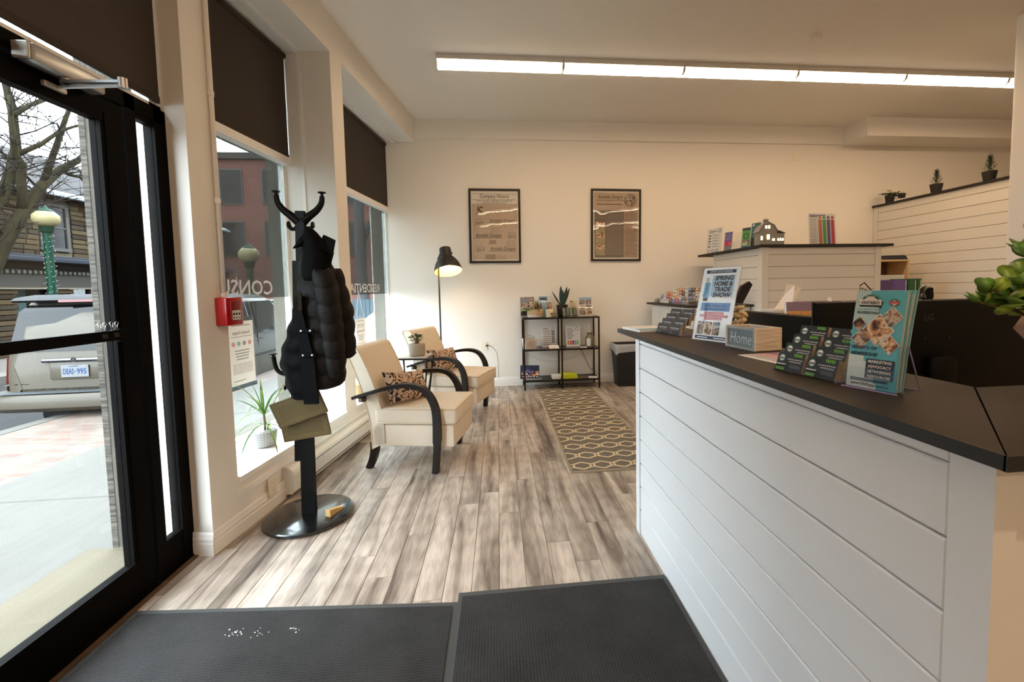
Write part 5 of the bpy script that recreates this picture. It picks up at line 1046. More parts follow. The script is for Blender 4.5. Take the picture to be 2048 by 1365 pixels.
# ---- brochure holder with teal brochures
bh = thing('brochure_holder', 'clear acrylic brochure holder at the near end of the counter', 'brochure holder', (.833,.885,Z), math.radians(-71))
e = B(); e.box((-.056,-.004,0),(.056,-.0015,.05)); e.box((-.056,-.004,0),(-.053,.034,.105)); e.box((.053,-.004,0),(.056,.034,.105)); e.box((-.056,.034,0),(.056,.037,.15)); e.box((-.056,-.004,0),(.056,.075,.003)); e.build('pocket', ACR, bh)
e = B(); e.tube([(.056,.037,.10),(.058,.085,.002),(-.058,.085,.002),(-.056,.037,.10)],.0018,n=5); e.tube([(-.057,-.005,.001),(.057,-.005,.001)],.0022,n=5); e.build('rim', PURP, bh)
BRO = M('brochure_teal',(92,178,198),.4); 
def d_bro(e, w, h, cv):
    def R(x, z, a_, b_, m, y=1): e.add([(x,cv(z)-.0006*y,z),(x+a_,cv(z)-.0006*y,z),(x+a_,cv(z+b_)-.0006*y,z+b_),(x,cv(z+b_)-.0006*y,z+b_)],[(0,1,2,3)],m)
    n_ = 12
    for k in range(n_): R(-w/2,h*k/n_,w,h/n_,BRO)
    for k in range(6): R(-w/2,h*(.0+k*.055),w*(.62-.06*k),h*.055,M('print_ice',(206,224,228),.5),2)
    for k in range(4): R(-w/2,h*(.66+k*.085),w*(.60-.10*k),h*.085,M('print_ice2',(176,210,220),.5),2)
    zc = h*.87; y_ = cv(zc)-.0022; e.disc(-w*.18,zc,w*.20,GRD,y_,28); e.disc(-w*.18,zc,w*.155,WHT,y_-.0004,28); e.add([(-w*.44,y_-.0008,zc+.004),(w*.08,y_-.0008,zc+.004),(w*.04,y_-.0008,zc-.008),(w*.08,y_-.0008,zc-.018),(-w*.44,y_-.0008,zc-.018),(-w*.40,y_-.0008,zc-.008)],[(0,5,4,3,2,1)[::-1]],M('ribbon_dark',(44,44,52),.5)); e.rect(-w*.42,zc-.004,w*.46,.013,WHT,y_-.001); e.text('ONTARIO',-w*.18,zc-.002,.010,CHAR,y_-.0014,'CENTER',w*.38,bold=.03); e.text('APPROVED',-w*.18,zc+.0145,.0042,WHT,y_-.0014,'CENTER',w*.2); e.text('PROFESSIONALS',-w*.18,zc-.0235,.004,WHT,y_-.0014,'CENTER',w*.22)
    e.disc(w*.29,zc+.002,w*.085,GRD,y_,18); e.disc(w*.29,zc+.002,w*.06,WHT,y_-.0004,18); e.rect(w*.19,zc-.001,w*.20,.007,RDP,y_-.0008); e.text('ONTARIO',w*.29,zc+.0,.005,WHT,y_-.0012,'CENTER',w*.15)
    zt = h*.765; e.text('Local, Vetted & Trusted',-w*.20,zt+.008,.0058,NAVY,cv(zt)-.0022,'CENTER',w*.46); e.text('PROFESSIONALS',-w*.20,zt-.001,.008,NAVY,cv(zt)-.0022,'CENTER',w*.46,bold=.03)
    def dia(x, z, r_, m, y=3): e.add([(x-r_,cv(z)-.0006*y,z),(x,cv(z-r_*1.15)-.0006*y,z-r_*1.15),(x+r_,cv(z)-.0006*y,z),(x,cv(z+r_*1.15)-.0006*y,z+r_*1.15)],[(0,1,2,3)],m)
    for x_, z_, r_, m_ in ((w*.04,h*.60,w*.30,PHOTO2),(w*.28,h*.735,w*.20,PHOTO),(-w*.36,h*.66,w*.14,PHOTO2),(-w*.28,h*.50,w*.20,PHOTO),(w*.30,h*.46,w*.18,PHOTO2)): dia(x_,z_,r_*1.08,WHT,3); dia(x_,z_,r_,m_,4)
    zb = h*.335; e.text('BENEFITS OF',-w*.44,zb+.014,.0105,NAVY,cv(zb)-.0022,width=w*.52,bold=.03); e.text('MEMBERSHIP',-w*.44,zb,.0105,NAVY,cv(zb)-.0022,width=w*.54,bold=.03)
    for k, s_ in enumerate(('MARKETING','ADVOCACY','NETWORKING','RESOURCES')): z_ = h*(.268-.050*k); R(-w*.12,z_-.002,w*.56,.0105,NAVY,3); e.text(s_,w*.16,z_,.0085,WHT,cv(z_)-.0026,'CENTER',w*.46,bold=.03)
    for k in range(2): R(-w*.42,h*(.088-.016*k),w*.75,.0022,NAVY,3)
    e.text('www.ONTapproved.ca',-w*.02,h*.028,.0085,CHAR,cv(h*.05)-.0024,'CENTER',w*.76,bold=.015)
for k in range(7):
    w_, h_ = .101, .222
    cv = (lambda z, k=k: .002+k*.0045+z*(.10+.012*k)+.012*math.sin(min(1,z/.22)*math.pi)*0 + .05*(z/.22)**2*.3)
    lab = 'teal membership brochure at the front of the acrylic holder' if k == 0 else 'teal membership brochure, %s behind the front one in the acrylic holder' % ('first','second','third','fourth','fifth','sixth')[k-1]
    br = thing('brochure', lab, 'brochure', (.833,.885,Z+.0032), math.radians(-71), 'teal brochures in the holder'); e = B(); n_ = 10
    e.loft([[(-w_/2,cv(h_*i/n_),h_*i/n_),(w_/2,cv(h_*i/n_),h_*i/n_),(w_/2,cv(h_*i/n_)+.0028,h_*i/n_),(-w_/2,cv(h_*i/n_)+.0028,h_*i/n_)] for i in range(n_+1)]); e.build('pages', M('brochure_edge_%d' % (k%3),((150,196,204),(206,206,190),(96,160,184))[k%3],.5), br)
    e = B()
    if k == 0: d_bro(e, w_, h_, cv)
    else: e.add([(-w_/2,cv(0)-.0005,0),(w_/2,cv(0)-.0005,0),(w_/2,cv(h_)-.0005,h_),(-w_/2,cv(h_)-.0005,h_)],[(0,1,2,3)],BRO)
    e.build('print', None, br)
# ---- jade plant in wrapped pot
JADE = M('jade_leaf',(92,138,52),.35,var=.35,vscale=30,coat=.2); JADEL = M('jade_leaf_young',(156,192,74),.35,var=.25,vscale=30,coat=.2); JST = M('jade_stem',(104,74,50),.7)
jd = thing('jade_plant', 'jade plant with fleshy green leaves in a paper wrapped pot at the right edge', 'plant', (1.160,.745,Z))
e = B(); e.lathe([(.028,0),(.032,.006),(.046,.07),(.060,.118),(.058,.122)],n=22); e.build('pot', M('terracotta',(170,108,92),.7), jd, 40)
e = B(); n_ = 26; e.loft([[(r_*(1+.05*math.sin(3*a_+i)+.04*math.sin(7*a_))*math.cos(a_), r_*(1+.05*math.sin(3*a_+i)+.04*math.sin(7*a_))*math.sin(a_), z_+(.012*math.sin(5*a_)+.009*math.sin(9*a_) if i>=2 else 0)) for a_ in np.linspace(0,6.2832,n_+1)[:-1]] for i,(r_,z_) in enumerate(((.034,.003),(.050,.07),(.070,.125),(.090,.150)))], cap=False); e.build('paper_wrap', M('pink_wrap',(222,188,182),.6,var=.2,vscale=14), jd, 60)
B().lathe([(.001,.118),(.056,.116)][::-1],n=18).build('soil', SOIL, jd)
rr = random.Random(21); stb = B(); lv = B(); lv2 = B()
tips = [(-.16,-.03,.29),(-.20,.0,.225),(-.185,.03,.20),(-.15,-.04,.33),(-.10,-.02,.30),(-.135,.0,.235),(-.115,.03,.205),(-.07,-.05,.26),(-.04,.02,.355),(.0,-.03,.38),(.03,.03,.33),(.05,-.05,.30),(-.02,-.08,.24),(.08,.0,.26),(-.085,.05,.25),(.02,-.07,.29),(-.05,.06,.31),(-.095,-.04,.175),(-.03,-.02,.33)]
for tx_ in tips:
    p0, p3 = np.array([tx_[0]*.1,tx_[1]*.1,.115]), np.array(tx_); p1 = p0+np.array([tx_[0]*.4,tx_[1]*.4,.07]); pts = [p0*(1-f_)**2+2*p1*f_*(1-f_)+p3*f_*f_ for f_ in np.linspace(0,1,7)]; stb.tube(pts,[.0055,.005,.0045,.004,.0035,.003,.0025],n=6)
    for q in range(5):
        b0 = pts[2+q] if q < 5 else pts[-1]; g_ = q*1.57+rr.random()*.6
        for s in (0,math.pi): oval_leaf(lv if rr.random()>.25 else lv2, tuple(b0), (math.cos(g_+s),math.sin(g_+s),rr.uniform(.05,.55)), rr.uniform(.040,.056), rr.uniform(.028,.040), thick=.005, twist=rr.uniform(-1.2,1.2))
    for s in range(3): oval_leaf(lv2 if rr.random()>.5 else lv, tuple(p3), (math.cos(s*2.1),math.sin(s*2.1),.9), .036, .028, thick=.004, twist=rr.uniform(-1.2,1.2))
stb.build('stem', JST, jd, True); lv.build('foliage', JADE, jd, True); lv2.build('young_foliage', JADEL, jd, True)
# ---- picture between the screens, tissues, spray bottle, easel, phone
def d_lav(e, w, h):
    e.rect(-w/2,0,w,h*.9,M('wheat_photo',(206,150,84),.6,var=.6,vscale=40),YP); e.rect(-w/2,h*.9,w,h*.1,M('lavender_photo',(132,108,128),.6,var=.6,vscale=60,stretch=(3,1,.6)),YP)
_q = on_y(1600,640,2.0); sheet('calendar', 'wheat and lavender photo calendar standing between the two monitors', 'calendar', (1.60,2.0,.7505), math.radians(-8), 6, .28, .475, d_lav, th=.02)
ts = thing('tissue_pack', 'white tissue sticking up behind the nearest monitor', 'tissue', (1.56,2.2,.7505)); B().rbox((-.11,-.06,0),(.11,.06,.43),.01).build('carton', M('tissue_carton',(200,196,188),.6), ts)
e = B(); e.add([(-.07,0,.425),(.03,-.01,.425),(.05,0,.56),(.10,.01,.545),(.0,.02,.50),(.04,.03,.425),(.0,.0,.565)],[(0,1,4),(1,2,4),(2,3,4),(4,6,2),(4,5,3),(0,4,5)]); e.build('tissue', M('tissue_paper',(238,234,228),.9), ts)
e = B(); e.lathe([(.03,0),(.033,.01),(.033,.36),(.015,.40),(.014,.42),(.022,.422),(.022,.455),(.012,.46),(.011,.485),(.001,.486)],n=18); tag(e.build('spray_bottle', M('white_plastic',(226,220,208),.4), None, 40, loc=(1.86,2.25,.7505)), 'white plastic bottle behind the wide monitor', 'bottle')
es = thing('tablet_stand', 'black metal easel stand behind the trade show sign', 'stand', (1.18,2.26,Z)); es.location = (1.35,2.45,.7505)
e = B(); e.prism_y([(.10,.56),(.145,.585),(.165,.565),(.0,.26),(-.10,.08),(-.13,.08)],-.012,.012); e.build('arm', FRM, es); B().rbox((-.15,-.1,0),(.1,.1,.02),.005).build('foot', FRM, es); B().rbox((-.12,-.01,.02),(-.09,.01,.12),.004).build('post', FRM, es)
t = thing('desk_phone', 'black desk phone with handset behind the wide monitor', 'phone', (3.0,2.55,.7505)); 
B().rbox((-.6,-.3,-.03),(.7,.5,-.0004),.004).build('shelf_support', DESK, t) if False else None
cab = thing('side_cabinet', 'low white cabinet behind the wide monitor', 'cabinet', (3.0,2.75,0)); B().rbox((-.75,-.3,0),(.75,.3,1.06),.006).build('body', SHIP, cab); B().rbox((-.76,-.31,1.06),(.76,.31,1.085),.004).build('top', DESK, cab)
for x_ in (-.375,.375): d__ = B().rbox((x_-.36,-.318,.05),(x_+.36,-.3005,1.04),.004).build('door', SHIP, cab); B().rbox((x_-.05,-.335,.9),(x_+.05,-.3185,.915),.004).build('handle', ALU, d__)
t.location = (2.82,2.62,1.0855); t.rotation_euler = (0,0,.15)
e = B(); e.add([(-.14,-.1,0),(.14,-.1,0),(.14,.1,0),(-.14,.1,0),(-.14,-.1,.03),(.14,-.1,.03),(.14,.1,.12),(-.14,.1,.12)],[(0,3,2,1),(4,5,6,7),(0,1,5,4),(1,2,6,5),(2,3,7,6),(3,0,4,7)]); e.build('base', MON, t)
e = B(); e.tube(arc([(-.07,-.05,.12),(-.06,-.045,.165),(.0,-.02,.19),(.09,.02,.19),(.15,.045,.165),(.16,.05,.12)],5),[.03,.03,.028,.025]+[.020]*17+[.025,.028,.03,.03,.03],n=8,flat=.8); e.build('handset', M('handset_black',(12,12,13),.25,coat=.5), t, True); e = B(); e.rbox((.05,-.01,.1),(.11,.03,.19),.01); e.build('cradle', MON, t)
def d_pap(e,w,h): pass
t = thing('wire_organizer', 'black wire mesh organizer behind the teal brochures', 'organizer', (2.42,2.60,1.0855)); e = B()
for k in range(7): e.tube([(-.06+k*.02,0,0),(-.06+k*.018,.0,.21-.01*k)],.002,n=4)
for k in range(7): e.tube([(-.06,0,.015+k*.03),(.062-.004*k,0,.015+k*.025)],.002,n=4)
e.tube([(-.06,0,.21),(-.03,0,.23),(.05,0,.15),(.07,.0,0)],.004,n=5); o = e.build('mesh', FRM, t); o['kind'] = 'stuff'; B().rbox((-.07,-.03,0),(.08,.06,.006),.002).build('tray', FRM, t)
# ---- tall shiplap divider with black top
DXL, DYN, DXR, DYF, DZ = 2.79, 4.32, 4.16, 5.36, 1.705
t = thing('tall_divider', 'tall white shiplap divider cabinet with black top near the back wall', 'cabinet', (DXL,DYN,0))
B().box((.02,.02,0),(DXR-DXL,DYF-DYN,DZ)).build('core', SHIP, t)
z_ = DZ; bmx = {}; bmy = {}
for h_ in [.075]+[.127]*13:
    z0 = max(0,z_-h_); k = round(z_-z0,3)
    if k < .01: break
    if k not in bmx: o = B().rbox((.07,0,.002),(DXR-DXL-.07,.02,k-.002),.003,seg=1).build('board', SHIP); bmx[k] = o.data; bpy.data.objects.remove(o); o = B().rbox((0,.07,.002),(.02,DYF-DYN-.05,k-.002),.003,seg=1).build('board', SHIP); bmy[k] = o.data; bpy.data.objects.remove(o)
    part('board', bmx[k], t, (0,0,z0)); part('board', bmy[k], t, (0,0,z0)); z_ = z0
e = B(); e.prism([(-.004,-.004),(.069,-.004),(.069,.0195),(.0195,.0195),(.0195,.069),(-.004,.069)],0,DZ); e.build('corner_board', SHIP, t)
B().box((DXR-DXL-.069,-.004,0),(DXR-DXL,.0195,DZ)).build('corner_board', SHIP, t); B().box((-.004,DYF-DYN-.049,0),(.0195,DYF-DYN,DZ)).build('corner_board', SHIP, t)
e = B(); e.prism([(-.05,-.05),(DXR-DXL+.10,-.05),(DXR-DXL+.10,.45),(.40,.45),(.40,1.38),(-.05,1.38)],DZ,DZ+.028); e.build('top', CAP, t)
ZD = DZ+.0286
# low shelf with business cards
t = thing('low_shelf_unit', 'low white cupboard with black top holding business cards by the back wall', 'cupboard', (2.03,4.45,0))
B().box((.07,.05,0),(.74,1.25,1.075)).build('body', SHIP, t); e = B(); e.box((0,0,1.075),(.755,1.30,1.10)); e.build('top', CAP, t)
for k in range(4): B().rbox((.055,.07+k*.295,.02),(.0695,.07+k*.295+.285,1.06),.004).build('panel', SHIP, t)
rk = thing('card_rack', 'tiered rack of colourful business cards on the low cupboard', 'card rack', (2.08,4.62,1.1006))
for k in range(4): e = B(); e.box((.02+k*.085,0,k*.045),(.024+k*.085,1.05,k*.045+.04)); e.box((.02+k*.085,0,k*.045),(.10+k*.085,1.05,k*.045+.003)); e.build('tier', ACR, rk)
rr = random.Random(12); cm = [WHT,CREAMP,WHT,SAL,PHOTO,CHAR,WHT,GREY,MAG,CREAMP,BLU,WHT,PHOTO2,ORG]
cmesh = []
for m_ in cm:
    o = B(); o.box((0,0,0),(.008,.085,.052),m_); o.rect(0,0,0,0,m_) if False else None
    o.add([(-.0004,.012,.030),(-.0004,.06,.030),(-.0004,.06,.040),(-.0004,.012,.040)],[(0,3,2,1)],CHAR if m_ in (WHT,CREAMP) else WHT); q = o.build('business_card', None); cmesh.append(q.data); bpy.data.objects.remove(q)
for k in range(4):
    for j in range(11):
        q = bpy.data.objects.new('business_card', cmesh[rr.randrange(len(cmesh))]); COL.objects.link(q); q.location = (2.08+.032+k*.085, 4.63+j*.095, 1.1006+k*.045+.004); q.rotation_euler = (0,math.radians(14),0)
        tag(q, 'business cards, %s tier, %s from the near end, in the tiered card rack' % (('front','second','third','top')[k], ('first','second','third','fourth','fifth','sixth','seventh','eighth','ninth','tenth','last')[j]), 'business cards', 'business cards in the tiered rack')
# ---- on the divider top
def d_info(e, w, h):
    e.disc(w*.33,h*.87,w*.10,GREY,YP,14); e.disc(w*.33,h*.87,w*.06,WHT,YP*1.5,14); e.rect(-w*.38,h*.86,w*.52,.008,CHAR,YP); e.rect(-w*.38,h*.82,w*.35,.006,GREY,YP)
    for k in range(5): e.rect(-w*.38,h*(.68-.11*k),w*.15,h*.05,CHAR if k!=3 else INKL,YP); e.rect(-w*.14,h*(.71-.11*k),w*.40,.004,GREY,YP); e.rect(-w*.14,h*(.69-.11*k),w*.5,.004,INKL,YP)
    for k in range(3): e.disc(-w*.30+k*w*.27,h*.08,w*.10,(SAL,GREY,GREY)[k],YP,14); e.disc(-w*.30+k*w*.27,h*.08,w*.06,WHT,YP*1.5,14)
AX = math.radians(-70)
sheet('info_sheet', 'white information sheet in a clear stand at the left end of the tall divider', 'sheet', (2.81,5.42,ZD+.004), AX, 8, .24, .33, d_info, holder=.07)
def d_pur(e, w, h): e.rect(-w/2,0,w,h,PURPL,YP); e.rect(-w/2,h*.25,w,h*.25,MAG,YP*1.5); e.disc(w*.25,h*.37,w*.14,ORG,YP*2,14); e.rect(-w/2,0,w,h*.25,GREY,YP*1.5); [e.rect(-w*.4,h*(.6+.1*k),w*.7,.006,M('print_lilac',(160,176,206),.6),YP*2) for k in range(3)]
def d_grn(e, w, h): e.rect(-w/2,0,w,h,GRN2,YP); e.rect(-w/2,h*.86,w,h*.14,NAVY,YP*1.5); e.disc(0,h*.58,w*.32,CHAR,YP*1.5,18,r0=w*.22); e.rect(-w/2,h*.2,w,h*.18,PHOTO,YP*1.5); e.rect(-w*.4,h*.12,w*.6,h*.10,CREAMP,YP*2); e.rect(-w/2,0,w,h*.08,BLU,YP*1.5)
def d_tl(e, w, h): e.rect(-w/2,0,w,h,M('print_teal_dark',(66,112,116),.6),YP); e.rect(-w/2,0,w,h*.38,CHAR,YP*1.5); e.rect(0,.01,w*.3,h*.28,GREY,YP*2); [e.rect(-w*.3,h*(.45+.09*k),w*.6,.006,M('print_teal_pale',(130,170,170),.6),YP*2) for k in range(4)]; e.disc(-w*.28,h*.92,w*.12,WHT,YP*2,12)
sheet('brochure', 'purple and magenta brochures in a clear holder on the tall divider', 'brochure', (2.80,5.04,ZD+.004), AX, 7, .11, .225, d_pur, th=.02, holder=.06)
t = thing('brochure_holder', 'empty clear brochure holder on the tall divider', 'brochure holder', (2.80,4.85,ZD), AX); e = B(); e.box((-.055,0,0),(.055,.003,.10)); e.box((-.055,.04,0),(.055,.043,.2)); e.box((-.055,0,0),(-.052,.04,.1)); e.box((.052,0,0),(.055,.04,.1)); e.box((-.055,0,0),(.055,.06,.003)); e.build('pocket', ACR, t)
sheet('brochure', 'green brochures with round emblem in a clear holder on the tall divider', 'brochure', (2.80,4.66,ZD+.004), AX, 7, .11, .225, d_grn, th=.012, holder=.06)
sheet('brochure', 'dark teal brochures in a clear holder beside the lit barn', 'brochure', (2.83,4.53,ZD+.004), AX, 7, .11, .26, d_tl, th=.02, holder=.06)
def d_ch(e, w, h):
    e.rect(-w*.46,h*.93,w*.6,.010,PURPL,YP); e.rect(-w*.46,h*.89,w*.30,.008,CHAR,YP)
    for k in range(10): e.rect(-w*.46,h*(.84-.085*k),w*.92,.003,INKL,YP); e.rect(-w*.46,h*(.80-.085*k),w*.24,.005,GREY,YP)
    for k, m_ in enumerate((SAL,GRN2,PURPL,RDP)): e.rect(-w*.13+k*w*.155,h*.05,w*.12,h*.76,m_,YP*1.5); e.disc(-w*.07+k*w*.155,h*.88,w*.05,m_,YP*1.5,10)
    e.rect(-w*.46,.004,w*.92,.014,NAVY,YP*1.5)
_c = on_y(1646,488,4.55); sheet('chart_sheet', 'coloured comparison chart in a clear stand on the tall divider', 'chart', (float(_c[0]),4.55,ZD+.004), math.radians(2), 5, .335, .37, d_ch, holder=.08)
# barn lantern
TIN = M('galvanised_tin',(150,150,148),.55,metal=.2,var=.25,vscale=40); TIND = M('tin_roof',(140,140,138),.5,metal=.2); GLOW = M('lantern_glow',(255,200,110),.5,emit=5,ecol=(1.0,.60,.22))
bn = thing('barn_lantern', 'tin barn lantern with glowing windows on the tall divider', 'lantern', (2.875,4.40,ZD), math.radians(-8))
def gamb(x0,x1,z0,w_,m=None): return [(-w_,z0),(w_,z0)]
gp = [(-.09,0),(.09,0),(.09,.145),(.055,.205),(0,.235),(-.055,.205),(-.09,.145)]
e = B(); e.prism_y(gp,-.06,.07,TIN); e.box((.09,-.045,0),(.175,.07,.125),TIN); e.build('walls', None, bn)
e = B(); e.loft([[(x,y,z) for x,z in ((-.104,.138),(-.062,.212),(0,.245),(.062,.212),(.104,.138),(.100,.136),(.058,.206),(0,.238),(-.058,.206),(-.100,.136))] for y in (-.068,.078)], TIND); e.add([(.088,-.05,.160),(.185,-.05,.122),(.185,.075,.122),(.088,.075,.160),(.088,-.05,.166),(.185,-.05,.128),(.185,.075,.128),(.088,.075,.166)],[(0,3,2,1),(4,5,6,7),(0,1,5,4),(1,2,6,5),(2,3,7,6)],TIND)
e.build('roof', None, bn)
e = B(); e.box((-.018,-.02,.235),(.018,.02,.272)); e.add([(-.026,-.028,.272),(.026,-.028,.272),(.026,.028,.272),(-.026,.028,.272),(0,-.0,.295)],[(0,1,4),(1,2,4),(2,3,4),(3,0,4),(3,2,1,0)]); e.build('cupola', TIND, bn)
for x_, z_, w_, h_ in ((-.068,.055,.018,.04),(.0,.06,.026,.05),(.055,.045,.024,.022),(-.022,.175,.018,.03),(.008,.175,.018,.03)): B().box((x_-w_/2,-.0625,z_),(x_+w_/2,-.0595,z_+h_)).build('window', GLOW, bn)
for k in range(3): B().box((.105+k*.024,-.0475,.045),(.117+k*.024,-.0445,.07)).build('window', GLOW, bn)
# ---- plants on the partition cap
PINE = M('artificial_fir',(40,66,36),.7,var=.3,vscale=30); BPOT = M('black_pot',(28,26,26),.6)
def k_fir(t, rr, z0, sc):
    e = B()
    for k in range(34):
        f_ = k/33; a_ = k*2.4; z_ = z0+.16*f_; ln = .085*(1-f_*.65); d_ = (math.cos(a_),math.sin(a_),.8+f_*1.5)
        for q in range(7): b0 = Vector((0,0,z_))+Vector(d_).normalized()*ln*q/7; g_ = q*2.1; leaf_blade(e, tuple(b0), (math.cos(a_+1.2*math.sin(g_)),math.sin(a_+1.2*math.sin(g_)),0), .6, .034, .006, .1, None, 2)
    e.build('needles', PINE, t); B().tube([(0,0,z0-.01),(0,0,z0+.17)],.004,n=5).build('stem', STEM, t)
for lab, yy_ in (('small artificial fir in a black pot on the partition, further from the viewer',4.954),('small artificial fir in a black pot on the partition, nearest the column',4.366)):
    pot_plant('potted_fir', lab, (5.50,yy_,2.4255), [(.045,0),(.05,.004),(.066,.10),(.066,.106)], BPOT, k_fir, seed=int(yy_*10))
def k_ivy(t, rr, z0, sc):
    lv = B(); st_ = B()
    for k in range(14):
        a_ = rr.random()*6.28; ln = rr.uniform(.05,.17); dr = rr.uniform(-.13,.12) if k < 9 else -.16*rr.random(); pts = [(0,0,z0),(ln*.5*math.cos(a_),ln*.5*math.sin(a_),z0+.06),(ln*math.cos(a_),ln*math.sin(a_),z0+.03+dr*.5)]; st_.tube(pts,.002,n=4)
        for q in range(6): f_ = q/5; p_ = np.array(pts[0])*(1-f_)**2+2*np.array(pts[1])*f_*(1-f_)+np.array(pts[2])*f_*f_; g_ = rr.random()*6.28; oval_leaf(lv, tuple(p_), (math.cos(g_),math.sin(g_),.4), .04, .032)
    st_.build('stem', STEM, t); lv.build('foliage', GRN_D, t)
pot_plant('potted_ivy', 'trailing ivy in a black pot at the far end of the partition', (5.50,5.60,2.4255), [(.04,0),(.045,.004),(.058,.10)], BPOT, k_ivy, seed=5)
cm_ = thing('security_camera', 'small black camera on the partition beside the ivy', 'camera', (5.50,5.42,2.4255)); B().rbox((-.035,-.03,.03),(.035,.03,.10),.012).build('head', BLACK, cm_, 30); B().lathe([(.03,0),(.03,.008),(.008,.012),(.008,.032)],n=14).build('foot', TRIM, cm_, 30)
# ---- cubby with cap, binders
cb = thing('cubby_shelf', 'pale wooden cubby shelf beside the shiplap partition', 'shelf', (4.95,5.0,0)); PINEW = M('pale_birch',(206,178,140),.6)
for nm_, lo, hi in (('side',(-.26,0,0),(-.24,.3,1.58)),('side',(.24,0,0),(.26,.3,1.58)),('top',(-.26,0,1.58),(.26,.3,1.60)),('shelf',(-.24,0,1.20),(.24,.3,1.22)),('shelf',(-.24,0,.6),(.24,.3,.62)),('shelf',(-.24,0,.04),(.24,.3,.06)),('back',(-.24,.29,0),(.24,.3,1.58))): B().box(lo,hi).build(nm_, PINEW if nm_!='back' else M('cubby_dark',(90,66,44),.7), cb)
e = B(); e.loft([[(x_,y_,z_) for x_,y_,z_ in ((-.24+.01*i,.02,0+.0),(-.24+.01*i,.26,0),(-.22,.25,.05),(-.22,.05,.05))] for i in range(2)]+[[(.25,.02,.0),(.25,.26,.0),(.24,.2,.055),(.24,.06,.06)],[(.30,.06,.01),(.30,.2,.01),(.30,.18,.05),(.30,.08,.05)]]); e.at()
o = e.build('folded_garment', M('navy_cloth',(26,30,42),.9), None, 60, loc=(4.95,5.0,1.6006)); tag(o, 'dark navy folded garment on the cubby shelf', 'garment')
for k, (x_, m_, lab, w_) in enumerate(((4.53,PURPL,'purple file folder standing beside the tall divider',.16),(4.68,GRD,'green file folder standing beside the tall divider',.10),(4.77,GRD,'narrow green file folder with white spine edge',.05))):
    fo = thing('file_folder', lab, 'folder', (x_,4.44,1.0305), 0, 'file folders'); B().rbox((-w_/2,0,0),(w_/2-.004,.24,.32 if k else .31),.003).build('cover', m_, fo); B().box((w_/2-.018,-.001,.0),(w_/2-.010,.2,.30)).build('pages', PAPER, fo)
bt = thing('file_cabinet', 'white file cabinet between the tall divider and the partition', 'cabinet', (4.62,4.62,0)); B().rbox((-.44,-.25,0),(.44,.25,1.03),.005).build('body', SHIP, bt)
for k in range(3): d_ = B().rbox((-.43,-.262,.02+k*.335),(.43,-.2505,.345+k*.335),.004).build('drawer', SHIP, bt); B().rbox((-.06,-.28,.18+k*.335),(.06,-.2625,.195+k*.335),.004).build('handle', ALU, d_)
e = B(); e.box((-.2,0,0),(.2,.004,.10)); tag(e.build('document_tray', M('frosted_plastic',(222,222,222),.5), None, loc=(4.64,4.70,1.0305)), 'frosted white plastic sheet behind the file folders', 'sheet'); [o for o in bpy.data.objects if o.name=='document_tray'][0].scale = (1,1,3.7)
# ---- framed posters on the back wall
NEWS = M('newsprint',(188,168,148),.6,var=.14,vscale=25); GLZ = None
def wavy_glass():
    m, nt, b, N, L = nodes_mat('poster_cover'); nt.nodes.remove(b); out = [n for n in nt.nodes if n.type=='OUTPUT_MATERIAL'][0]
    tr = N('ShaderNodeBsdfTransparent'); gl = N('ShaderNodeBsdfGlossy'); gl.inputs['Roughness'].default_value=.02; gl.inputs[0].default_value=(.9,.9,.9,1); mx = N('ShaderNodeMixShader'); mx.inputs[0].default_value=.045
    tc = N('ShaderNodeTexCoord'); n = N('ShaderNodeTexNoise'); n.inputs['Scale'].default_value=3.5; n.inputs['Detail'].default_value=1; L(tc.outputs['Object'], n.inputs[0]); bp = N('ShaderNodeBump'); bp.inputs['Strength'].default_value=.15; bp.inputs['Distance'].default_value=.02; L(n.outputs[0], bp.inputs['Height']); L(bp.outputs[0], gl.inputs['Normal'])
    L(tr.outputs[0], mx.inputs[1]); L(gl.outputs[0], mx.inputs[2]); L(mx.outputs[0], out.inputs[0]); return m
GLZ = wavy_glass()
def poster(label, x0, x1, z0, z1, draw, roll=0):
    w_, h_ = x1-x0, z1-z0; t = thing('framed_poster', label, 'poster', ((x0+x1)/2,5.822,z0), 0, None, rot=(0,math.radians(roll),0)); f_ = .028
    for nm_, lo, hi in (('frame_side',(-w_/2,-.022,0),(-w_/2+f_,0,h_)),('frame_side',(w_/2-f_,-.022,0),(w_/2,0,h_)),('frame_rail',(-w_/2+f_,-.022,0),(w_/2-f_,0,f_)),('frame_rail',(-w_/2+f_,-.022,h_-f_),(w_/2-f_,0,h_))): B().box(lo,hi).build(nm_, BLACK, t)
    B().box((-w_/2+f_,-.010,f_),(w_/2-f_,-.004,h_-f_)).build('mount', M('poster_white',(226,220,210),.6), t)
    e = B(); draw(e, w_-2*f_, h_-2*f_); e.v = [(a_,b_-.0105,c_+f_) for a_,b_,c_ in e.v]; e.build('print', None, t)
    B().box((-w_/2+f_,-.0165,f_),(w_/2-f_,-.0155,h_-f_)).build('cover_sheet', GLZ, t)
IK = M('poster_ink',(18,15,14),.6); TN = M('poster_tan',(176,156,138),.6,var=.2,vscale=20); TN2 = M('poster_brown',(150,128,112),.6,var=.3,vscale=15)
